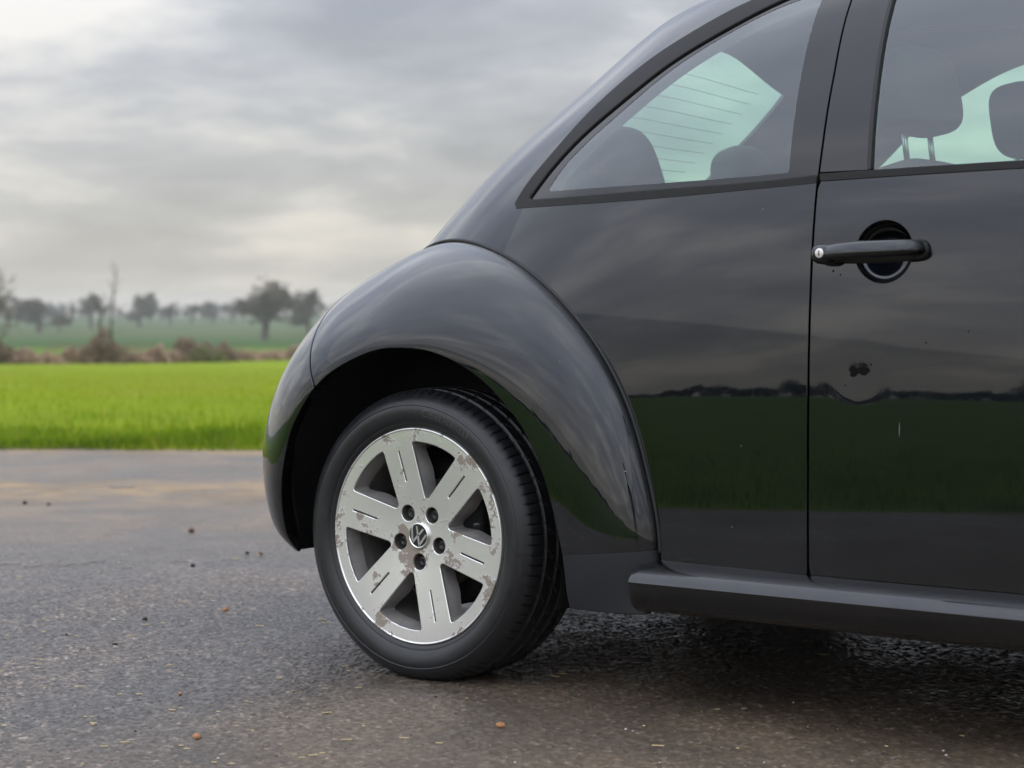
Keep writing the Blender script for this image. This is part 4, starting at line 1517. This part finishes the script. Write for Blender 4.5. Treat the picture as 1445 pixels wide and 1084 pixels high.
def grow_tree(seed, H, spread=0.9, trunk_h=0.22, trunk_r=0.035, levels=5, twig_r=0.0022):
    """unit-height bare tree: trunk segments and crown segments"""
    rg = random.Random(seed)
    trunk, crown = [], []

    def rv(s):
        return np.array([rg.gauss(0, s), rg.gauss(0, s), rg.gauss(0, s)])

    def branch(p, d_, L, r_, lev):
        steps = 4 if lev < 3 else 3
        pts_ = [p]
        dirs = []
        for k in range(steps):
            d_ = d_ + rv(.16 if lev else .04) + np.array([0, 0, .05 if lev else .02])
            d_ = d_ / np.linalg.norm(d_)
            p = p + d_ * L / steps
            pts_.append(p); dirs.append(d_)
        for k in range(steps):
            ra = r_ * (1 - .45 * k / steps); rb_ = r_ * (1 - .45 * (k + 1) / steps)
            (trunk if lev <= 1 else crown).append((*pts_[k], *pts_[k + 1], max(ra, twig_r), max(rb_, twig_r)))
        if lev >= levels:
            return
        kids = rg.choice([4, 5, 5]) if lev == 0 else (rg.choice([3, 4, 5]) if lev < levels - 1 else rg.choice([4, 5]))
        for c in range(kids):
            k = steps if c == 0 else rg.randint(1 if lev else 2, steps)
            dd_ = dirs[min(k, steps) - 1]
            rnd = rv(1.0); rnd -= dd_ * rnd.dot(dd_); rnd /= np.linalg.norm(rnd) + 1e-9
            ang_ = rg.uniform(.35, 1.05) * spread if c else rg.uniform(.1, .35)
            nd = dd_ * math.cos(ang_) + rnd * math.sin(ang_)
            if nd[2] < -.15:
                nd[2] *= .3
            branch(pts_[k], nd / np.linalg.norm(nd), L * rg.uniform(.58, .80) * (1.35 if lev == 0 else 1), r_ * .52, lev + 1)
    branch(np.zeros(3), np.array([0.02, 0, 1.0]), trunk_h, trunk_r, 0)
    z = max(max(s[5] for s in crown), .01)
    k = 1.0 / z
    f_ = lambda L_: [tuple(np.array(s[:6]) * k) + (s[6] * k, s[7] * k) for s in L_]
    return seg_mesh(f_(trunk)), seg_mesh(f_(crown))


protos = []
for (sd, sp, th_, lv) in ((3, 1.0, .13, 6), (8, .85, .12, 6), (21, 1.05, .10, 6), (34, .75, .15, 5)):
    (tv, tf), (cv_, cf_) = grow_tree(sd, 1, sp, th_, .030, lv, .0015)
    tm = mesh_data('trunk', tv, tf); tm.materials.append(M['bark'])
    cm = mesh_data('crown', cv_, cf_); cm.materials.append(M['twig'])
    cm2 = cm
    protos.append((tm, cm, cm2, np.ptp(cv_[:, 0])))


def tree(px, base_y, top_y, half_px, D, proto, label, rot=0.0, far=False, name='bare_tree', group=None):
    p = cam_point(D, px)
    base_z = CAM[2] - (base_y - 440) / FPX * D
    h = (base_y - top_y) / FPX * D
    tm, cm, cm2, wdt = protos[proto]
    e_ = empty(name, (p[0], p[1], min(p[2], base_z)))
    h += max(0, base_z - p[2]) if p[2] < base_z else 0
    sx = 2.15 * half_px / FPX * D / wdt
    for nm, me in (('trunk', tm), ('crown', cm2 if far else cm)):
        o = bpy.data.objects.new(nm, me)
        link(o, e_)
    e_.scale = (sx, sx, h)
    e_.rotation_euler = (0, 0, rot)
    tag(e_, label, 'tree', group)
    return e_


tree(374, 481, 386, 50, 375, 0, 'large bare spreading tree standing nearest the car, behind the hedge', .6)
tree(436, 470, 405, 33, 470, 2, 'rounded bare tree just right of the large tree, half hidden by the car', 1.9)
tree(55, 464, 416, 40, 500, 2, 'broad low bare tree on the left of the far field', .2)
tree(84, 468, 443, 9, 495, 1, 'small dark bush-like tree beside the broad low tree on the left', 2.2)
tree(100, 455, 421, 10, 640, 3, 'slim distant tree right of the broad low tree', 1.2, True)
tree(129, 456, 411, 20, 600, 1, 'upright distant tree just left of the twin ivy stems', 3.2, True)
tree(197, 453, 410, 27, 650, 2, 'dense dome-shaped distant tree right of the twin ivy stems', 4.1, True)
tree(12, 456, 424, 26, 640, 3, 'distant tree at the left edge of the picture', 2.7, True)
tree(240, 453, 424, 16, 720, 0, 'small distant tree right of the dome-shaped tree', 5.1, True)
tree(270, 453, 428, 16, 760, 1, 'distant tree midway between the dome-shaped and the large tree', .9, True)
tree(300, 453, 423, 20, 780, 2, 'wide distant tree left of the large tree', 1.4, True)
tree(326, 453, 425, 14, 800, 3, 'distant tree showing through the left twigs of the large tree', 3.9, True)
# far wood: one mass along the horizon
rgw = random.Random(4)
WV, WF, off = [], [], 0
base_meshes = [seg for seg in (grow_tree(50 + k, 1, .9,   .15, .03, 3, .009) for k in range(3))]
for i in range(150):
    px = -900 + i * 16 + rgw.uniform(-7, 7)
    D_ = rgw.uniform(860, 980)
    p = cam_point(D_, px)
    hgt_t = rgw.uniform(5.0, 9.0) * (1 if rgw.random() < .8 else 1.25)
    (tv, tf), (cv_, cf_) = base_meshes[i % 3]
    a_ = rgw.uniform(0, 6.28)
    rot = np.array([[math.cos(a_), -math.sin(a_), 0], [math.sin(a_), math.cos(a_), 0], [0, 0, 1]])
    for (vv, ff) in ((tv, tf), (cv_, cf_)):
        q = (vv @ rot.T) * np.array([hgt_t * 1.1, hgt_t * 1.1, hgt_t]) + p
        WV.append(q); WF.append(ff + off); off += len(vv)
wood = mk('far_wood', np.concatenate(WV), np.concatenate(WF), M['ftwig'], None, None, False)
tag(wood, 'grey line of distant bare woodland along the horizon', 'woodland', kind='stuff')


def thicket(rg, cx, half, h, n, size):
    """mound of arching stems and leaves: many small faces through its volume"""
    V, F = [], []
    for i in range(n):
        u_, v_ = rg.uniform(-1, 1), rg.uniform(-1, 1)
        env = max(0, (1 - u_ * u_)) ** .45 * (0.84 + .16 * math.sin(u_ * 4.5 + cx * 1.7) + .06 * math.sin(u_ * 11 + cx))
        z = h * env * rg.random() ** .7
        c = np.array([u_ * half, v_ * half * .5, z])
        s = size * rg.uniform(.5, 1.3)
        a = np.array([rg.gauss(0, 1), rg.gauss(0, 1), rg.gauss(0, 1)]); a /= np.linalg.norm(a)
        b = np.cross(a, [rg.gauss(0, 1), rg.gauss(0, 1), rg.gauss(0, 1)]); b /= np.linalg.norm(b) + 1e-9
        k = len(V)
        V += [c - a * s, c + b * s * .45, c + a * s, c - b * s * .45]
        F.append((k, k + 1, k + 2, k + 3))
    segs = []
    for i in range(max(8, n // 25)):
        u_ = rg.uniform(-.9, .9); p = np.array([u_ * half, rg.uniform(-.4, .4) * half, 0.0])
        d_ = np.array([rg.gauss(0, .5), rg.gauss(0, .4), 1.0])
        for k in range(4):
            q = p + d_ * h * .33
            segs.append((*p, *q, .012, .009)); p = q
            d_ = d_ + np.array([rg.gauss(0, .25), rg.gauss(0, .2), -.45])
    sv, sf = seg_mesh(segs)
    return (np.array(V), np.array(F)), (sv, sf)


def bush(px, D, half_px, base_y, top_y, label, leaf='bramble', n=1300, name='bramble_bush', group='brambles along the field boundary', size=.10, cat='bush'):
    p = cam_point(D, px)
    half = half_px / FPX * D
    h = (base_y - top_y) / FPX * D
    rg = random.Random(int(px * 7 + D))
    (lv_, lf_), (sv, sf) = thicket(rg, px, half, h, n, size)
    e_ = empty(name, (p[0], p[1], p[2] - .03))
    e_.rotation_euler = (0, 0, YAW)
    mk('foliage', lv_, lf_, M[leaf], e_, None, False)
    mk('stems', sv, sf, M['bramble_d'], e_, None, False)['kind'] = 'stuff'
    tag(e_, label, cat, group)
    return e_


bush(2, 90, 24, 516, 480, 'dark bramble mound at the left edge of the picture', 'bramble_d')
bush(55, 90, 38, 513, 494, 'low brown bramble mound second from the left edge')
bush(105, 92, 30, 512, 489, 'brown bramble mound just left of the twin ivy stems')
bush(145, 92, 33, 512, 462, 'tall dark bush of ivy and bramble around the foot of the twin stems', 'bramble_d', 1800)
bush(143, 92.5, 17, 490, 448, 'green ivy clump climbing the twin stems', 'ivy', 700, 'ivy_clump', None, .09, 'ivy')
bush(190, 94, 26, 508, 490, 'low brown bramble mound right of the tall dark bush')
bush(218, 95, 24, 506, 478, 'upright brown bramble mound with ragged top, right of the tall bush')
bush(272, 97, 32, 504, 463, 'high arched bramble mound left of the large tree', 'bramble_d', 1500)
bush(290, 96, 30, 504, 478, 'pale green weeds under the arched bramble mound', 'bramble_g', 900, 'weed_clump', None, .08, 'weeds')
bush(315, 99, 22, 503, 474, 'dark sloping bramble mound right of the arched mound', 'bramble_d')
bush(365, 103, 40, 501, 484, 'low brown bramble mound below the large tree')
bush(418, 106, 30, 499, 478, 'brown bramble mound beside the car')
bush(480, 108, 40, 498, 480, 'brown bramble mound hidden behind the rear wing of the car')
bush(30, 91, 30, 514, 490, 'straggling brown bramble between the two left mounds')
bush(340, 101, 30, 502, 486, 'short brown bramble between the dark sloping mound and the mound below the large tree')
bush(245, 96, 26, 505, 487, 'short brown bramble left of the arched mound')
bush(-60, 89, 45, 517, 490, 'long brown bramble mound beyond the left edge of the picture')

# twin ivy-clad stems rising from the tall dark bush
def stem_tree(name, px, D, base_y, top_y, label, seed, lean=0.0, ivy_to=.5, fork=True):
    p = cam_point(D, px)
    h = (base_y - top_y) / FPX * D
    rg = random.Random(seed)
    e_ = empty(name, tuple(p))
    e_.rotation_euler = (0, 0, YAW)
    tr_, cr_ = [], []
    q = np.zeros(3); d_ = np.array([lean, 0, 1.0])
    r_ = .075
    for k in range(12):
        nq = q + d_ * h / 12
        tr_.append((*q, *nq, r_ * (1 - .06 * k), r_ * (1 - .06 * (k + 1))))
        if k > 3:
            for c in range(3):
                b_ = np.array([rg.gauss(0, .6), rg.gauss(0, .5), rg.uniform(.3, 1.0)])
                a_ = nq.copy()
                for j in range(3):
                    a2_ = a_ + b_ * rg.uniform(.10, .20)
                    cr_.append((*a_, *a2_, .016, .010)); a_ = a2_
                    b_ = b_ + np.array([rg.gauss(0, .2), rg.gauss(0, .2), .15])
        q = nq
        d_ = d_ + np.array([rg.gauss(0, .03), rg.gauss(0, .03), 0])
    v, f = seg_mesh(tr_); mk('trunk', v, f, M['ivy'], e_)
    v, f = seg_mesh(cr_); mk('crown', v, f, M['twig'], e_)
    tag(e_, label, 'tree')
    return e_


stem_tree('ivy_tree', 158, 92, 510, 378, 'taller thin ivy-covered stem of the twin stems on the left', 5, .02)
stem_tree('ivy_tree', 143, 92, 510, 428, 'shorter thin ivy-covered stem of the twin stems on the left', 6, -.03)
# sapling whose twigs reach in at the left edge
p = cam_point(90, -22)
(tv, tf), (cv_, cf_) = grow_tree(77, 1, .8, .3, .018, 4, .003)
e_ = empty('sapling', tuple(p))
mk('trunk', tv, tf, M['ivy'], e_); mk('crown', cv_, cf_, M['twig'], e_)
e_.scale = (3.6, 3.6, 4.6)
tag(e_, 'thin bare sapling with twigs reaching in at the left edge', 'tree')

# hedge and trees behind the camera, seen only mirrored in the paint
def back_point(E, t):
    q = np.array([-.6, -.8]) * E + np.array([.8, -.6]) * t
    return np.array([q[0], q[1], float(ground_height(q[0], q[1]))])


rg = random.Random(9)
HV_, HF_ = [], []
for i in range(13000):
    t = rg.uniform(-260, 260)
    hmax = 1.7 + .9 * math.sin(t * .06) + .6 * math.sin(t * .23 + 1) + .3 * math.sin(t * .9)
    c = back_point(210 + rg.gauss(0, 1.2), t) + np.array([0, 0, max(.3, hmax) * rg.random() ** .6])
    s = rg.uniform(.4, 1.0)
    a = np.array([rg.gauss(0, 1) for _ in range(3)]); a /= np.linalg.norm(a)
    b = np.cross(a, [rg.gauss(0, 1) for _ in range(3)]); b /= np.linalg.norm(b)
    k = len(HV_)
    HV_ += [c - a * s, c + b * s * .6, c + a * s, c - b * s * .6]
    HF_.append((k, k + 1, k + 2, k + 3))
M['hedge'] = plain('hedge_dark', (0.022, 0.022, 0.014), 0.95, spec=0.05).m
hedge = mk('hedge', np.array(HV_), np.array(HF_), M['hedge'], None, None, False)
tag(hedge, 'long dark hedge across the near field, seen mirrored in the door', 'hedge')
for i, (E_, t_, h_, pr, lb) in enumerate([(190, -40, 6, 1, 'bare tree mirrored as the left tree above the hedge in the door'), (230, 25, 5, 2, 'low bare tree mirrored in the middle of the door'), (260, 70, 7, 0, 'tall bare tree mirrored towards the front of the door')]):
    tm, cm, cm2, wdt = protos[pr]
    e_ = empty('bare_tree', tuple(back_point(E_, t_)))
    for nm, me in (('trunk', tm), ('crown', cm)):
        link(bpy.data.objects.new(nm, me), e_)
    e_.scale = (h_, h_, h_)
    tag(e_, lb, 'tree')

# ------------------------------------------------------------------ debris on the asphalt
m = plain('grit', (0.11, 0.095, 0.08), 0.7, 0, 0.6, 40); M['grit'] = m.m
m = plain('pebble_orange', (0.36, 0.17, 0.075), 0.7, 0, 0.35, 90); M['p_orange'] = m.m
m = plain('pebble_dark', (0.035, 0.030, 0.028), 0.7, 0, 0.35, 90); M['p_dark'] = m.m
m = plain('pebble_brown', (0.15, 0.085, 0.055), 0.7, 0, 0.35, 90); M['p_brown'] = m.m
m = plain('pebble_pale', (0.42, 0.39, 0.35), 0.7, 0, 0.25, 90); M['p_pale'] = m.m
m = plain('straw', (0.38, 0.29, 0.15), 0.7, 0, 0.3, 20); M['straw'] = m.m
m = plain('old_wood', (0.34, 0.29, 0.25), 0.8, 0, 0.3, 20); M['wood'] = m.m


def ground_px(px, py):
    D_ = CAM[2] * FPX / (py - 440)
    return CAM[:2] + D_ * (DV + (px - 722.5) / FPX * RV)


def stone_mesh(seed, n=2):
    import bmesh
    bm = bmesh.new()
    bmesh.ops.create_icosphere(bm, subdivisions=n, radius=1)
    rg = random.Random(seed)
    ax = [Vector((rg.gauss(0, 1), rg.gauss(0, 1), rg.gauss(0, 1))).normalized() for _ in range(7)]
    cut = [rg.uniform(.62, .92) for _ in ax]
    for v in bm.verts:
        for a, c in zip(ax, cut):
            dd_ = v.co.dot(a) - c
            if dd_ > 0:
                v.co -= a * dd_
    me = bpy.data.meshes.new('stone')
    bm.to_mesh(me); bm.free()
    return me


def pebble(px, py, wpx, mat, label, seed, flat=.7, name='pebble', aspect=.8):
    p = ground_px(px, py)
    D_ = (p - CAM[:2]) @ DV
    r_ = wpx / 2 / FPX * D_
    me = stone_mesh(seed); me.materials.append(M[mat])
    o = link(bpy.data.objects.new(name, me))
    o.scale = (r_, r_ * aspect, r_ * flat)
    o.location = (p[0], p[1], r_ * flat * .75 + (.0025 if D_ < 6.6 else 0))
    o.rotation_euler = (0, 0, YAW + random.Random(seed).uniform(-.4, .4))
    tag(o, label, 'pebble')
    return o


pebble(318, 864, 10, 'p_orange', 'orange pebble left of the tyre, level with its lower rim', 1)
pebble(270, 751, 11, 'p_brown', 'reddish brown pebble on the asphalt left of the bumper', 2)
pebble(205, 877, 9, 'p_dark', 'dark pebble left of the orange pebble level with the rim', 3)
pebble(272, 801, 8, 'p_dark', 'small black pebble between the reddish brown and the orange pebble', 4)
pebble(278, 1045, 14, 'p_orange', 'largest orange pebble near the bottom edge on the left', 5)
pebble(706, 1029, 15, 'p_orange', 'orange-tan pebble below the tyre near the bottom edge', 6)
pebble(35, 711, 8, 'p_dark', 'small dark pebble near the left edge beside the straw streak', 7)
pebble(69, 713, 7, 'p_brown', 'small brown pebble right of the dark one near the left edge', 8)
pebble(162, 912, 9, 'p_dark', 'thin dark pebble on the asphalt at the lower left', 9, .5)
pebble(94, 898, 5, 'p_dark', 'tiny dark pebble at the lower left', 10)
pebble(368, 784, 7, 'p_brown', 'small brown pebble close behind the bumper', 11)
pebble(349, 783, 7, 'p_dark', 'small dark pebble left of the one close behind the bumper', 12)
pebble(254, 982, 6, 'p_orange', 'tiny orange pebble at the lower left above the largest orange one', 13)
pebble(160, 877, 9, 'p_pale', 'flat pale stone chip on the asphalt at the left', 14, .35)
# flat piece of pale wood lying in the straw streak
v, f = box(-.055, .055, -.012, .012, 0, .006)
p = ground_px(172, 688)
plank = mk('wood_chip', v + np.array([0, 0, .001]), f, M['wood'], None, None, False)
plank.location = (p[0], p[1], 0); plank.rotation_euler = (0, 0, YAW + .15)
tag(plank, 'flat pale wood chip lying in the straw streak', 'wood chip')

# grit: thousands of tiny stones, one mass
n = 4200
py = 445 + 640 * RNG.random(n) ** .55
py = np.clip(py, 640, 1110)
pxx = RNG.uniform(-250, 1700, n)
D_ = CAM[2] * FPX / (py - 440)
P2 = CAM[:2] + D_[:, None] * (DV + ((pxx - 722.5) / FPX)[:, None] * RV)
ico = stone_mesh(99, 1)
iv = np.array([tuple(v.co) for v in ico.vertices]); if_ = np.array([tuple(p_.vertices) for p_ in ico.polygons])
s = .0010 + .0011 * RNG.random(n) ** 3 + (RNG.random(n) < .03) * .0018
az = RNG.uniform(0, 6.28, n)
ca, sa = np.cos(az), np.sin(az)
X = iv[None, :, 0] * 1.2; Y = iv[None, :, 1] * .85; Z = iv[None, :, 2] * .65
V = np.stack([(X * ca[:, None] - Y * sa[:, None]) * s[:, None] + P2[:, None, 0], (X * sa[:, None] + Y * ca[:, None]) * s[:, None] + P2[:, None, 1], Z * s[:, None] + (s * .4 + np.where((D_ < 6.6), .0028, 0))[:, None]], -1).reshape(-1, 3)
F = (if_[None] + (np.arange(n) * len(iv))[:, None, None]).reshape(-1, 3)
grit = mk('grit', V, F, M['grit'], None, None, False)
grit.data.materials.append(M['p_pale']); grit.data.materials.append(M['p_brown']); grit.data.materials.append(M['p_dark']); grit.data.materials.append(M['p_orange'])
mi = np.repeat(RNG.choice(5, n, p=[.5, .16, .16, .14, .04]), len(if_))
grit.data.polygons.foreach_set('material_index', mi.astype(np.int32))
tag(grit, 'fine grit scattered over the wet asphalt', 'grit', kind='stuff')
# straw bits
n = 560
py = np.concatenate([RNG.normal(688, 8, 330), RNG.uniform(650, 1084, 230)])
py = np.clip(py, 645, 1100)
pxx = np.where(RNG.random(n) < .75, RNG.uniform(-200, 520, n), RNG.uniform(500, 1500, n))
D_ = CAM[2] * FPX / (py - 440)
P2 = CAM[:2] + D_[:, None] * (DV + ((pxx - 722.5) / FPX)[:, None] * RV)
L_ = .006 + .024 * RNG.random(n) ** 2.5; az = np.where(RNG.random(n) < .6, YAW + RNG.normal(0, .35, n), RNG.uniform(0, 3.14, n))
dx = np.stack([np.cos(az), np.sin(az), 0 * az], -1) * (L_ / 2)[:, None]; wy = np.stack([-np.sin(az), np.cos(az), 0 * az], -1) * (.0009 + .0006 * RNG.random(n))[:, None]
c = np.column_stack([P2, np.where(D_ < 6.6, .0048, .0015)]); hz3 = np.array([0, 0, .0018])
V = np.stack([c - dx - wy, c + dx - wy, c + dx + wy, c - dx + wy, c - dx + hz3, c + dx + hz3], 1).reshape(-1, 3)
i = np.arange(n)[:, None] * 6
F = np.concatenate([i + np.array([[0, 1, 5, 4]]), i + np.array([[2, 3, 4, 5]])])
st = mk('straw', V, F, M['straw'], None, None, False)
tag(st, 'loose bits of straw lying on the asphalt', 'straw', kind='stuff')

# ------------------------------------------------------------------ the photographer, mirrored in the wing
def make_person():
    base = CAM[:2] - DV * 0.62
    fw, rt = np.array([DV[0], DV[1], 0]), np.array([RV[0], RV[1], 0])
    up = np.array([0, 0, 1.0])
    o0 = np.array([base[0], base[1], 0])
    P = lambda f_, r_, z_: tuple(o0 + fw * f_ + rt * r_ + up * z_)
    V, E, Rd = [], [], []

    def chain(start, pts):
        prev = start
        for (p, r_) in pts:
            V.append(P(*p)); Rd.append(r_)
            if prev is not None:
                E.append((prev, len(V) - 1))
            prev = len(V) - 1
        return prev
    pelvis = chain(None, [((-.12, 0, .93), .15)])
    chest = chain(pelvis, [((-.08, 0, 1.08), .135), ((-.01, 0, 1.24), .15), ((.04, 0, 1.36), .13)])
    chain(chest, [((.08, 0, 1.46), .055), ((.115, 0, 1.54), .075), ((.14, 0, 1.62), .092), ((.135, 0, 1.70), .075)])
    for s_ in (-1, 1):
        hip = chain(pelvis, [((-.11, s_ * .10, .86), .10), ((-.02, s_ * .13, .48), .068), ((-.08, s_ * .14, .26), .055), ((-.13, s_ * .14, .09), .042), ((-.02, s_ * .16, .045), .04), ((.09, s_ * .17, .035), .03)])
        wr = chain(chest, [((.06, s_ * .20, 1.33), .065), ((.18, s_ * .25, 1.08), .048), ((.38, s_ * .17, .90), .038), ((.52, s_ * .085, .815), .028), ((.555, s_ * .07, .80), .026)])
        for k, (dz, ln) in enumerate(((.035, .075), (.015, .085), (-.006, .08), (-.026, .065))):
            chain(wr, [((.575, s_ * .075, .80 + dz), .009), ((.592, s_ * (.075 - ln * .3), .80 + dz), .0085), ((.594, s_ * (.075 - ln * .55), .80 + dz), .007)])
        chain(wr, [((.552, s_ * .06, .835), .010), ((.556, s_ * .04, .850), .008)])
    me = bpy.data.meshes.new('person')
    me.from_pydata(V, E, [])
    ob = bpy.data.objects.new('person', me)
    col.objects.link(ob)
    ob.modifiers.new('skin', 'SKIN').use_smooth_shade = True
    for i, v in enumerate(me.skin_vertices[0].data):
        v.radius = (Rd[i], Rd[i])
        v.use_root = i == 0
    sb = ob.modifiers.new('sub', 'SUBSURF'); sb.levels = 2; sb.render_levels = 2
    dg_ = bpy.context.evaluated_depsgraph_get()
    m2 = bpy.data.meshes.new_from_object(ob.evaluated_get(dg_))
    bpy.data.objects.remove(ob)
    for mm in (plain('dark_jacket', (0.02, 0.022, 0.028), .8).m, plain('dark_jeans', (0.025, 0.03, 0.045), .85).m, plain('skin', (0.42, 0.26, 0.19), .5).m, plain('shoe', (0.03, 0.03, 0.03), .6).m):
        m2.materials.append(mm)
    co = np.zeros(len(m2.vertices) * 3, np.float32); m2.vertices.foreach_get('co', co); co = co.reshape(-1, 3)
    mi = np.zeros(len(m2.polygons), np.int32)
    for i, pl in enumerate(m2.polygons):
        c = co[list(pl.vertices)].mean(0)
        f_ = (c[:2] - base) @ DV
        mi[i] = 3 if c[2] < .09 else (1 if c[2] < .92 and f_ < .2 else (2 if (c[2] > 1.47 or f_ > .50) else 0))
    m2.polygons.foreach_set('material_index', mi)
    m2.polygons.foreach_set('use_smooth', np.ones(len(m2.polygons), bool))
    per = link(bpy.data.objects.new('person', m2))
    tag(per, 'person in dark jacket and jeans leaning over the camera, mirrored in the rear wing', 'person')
    # short dark hair
    v, f = squad(P(.115, 0, 1.675), (.098, .088, .085), 1.0, 1.0, 14, 20)
    hair = mk('hair', v, f, plain('hair', (0.02, 0.014, 0.010), .7).m, per)
    # phone held just behind the lens position
    c = o0 + fw * .588 + up * .80
    bx_, bf = box(-.075, .075, -.004, .004, -.037, .037)
    v = np.array([c + rt * p[0] + fw * p[1] + up * p[2] for p in bx_])
    ph_ = mk('phone', v, bf, plain('phone_black', (0.01, 0.01, 0.012), .2).m, None, None, False)
    tag(ph_, 'black phone held in both hands of the photographer', 'phone')


make_person()

# ------------------------------------------------------------------ haze
HAZE = 0.00038
if HAZE:
    v, f = box(-1700, 1700, -1700, 1700, -7, 16)
    m = Mat('haze_air')
    m.n.remove(m.p)
    pv = m.n.new('ShaderNodeVolumePrincipled')
    pv.inputs['Color'].default_value = (0.95, 0.95, 0.95, 1)
    pv.inputs['Density'].default_value = HAZE
    pv.inputs['Anisotropy'].default_value = 0.2
    m.l.new(pv.outputs[0], m.out.inputs['Volume'])
    hz_o = mk('haze', v, f, m.m, None, None, False)
    tag(hz_o, 'pale winter haze over the fields', 'haze', kind='stuff')
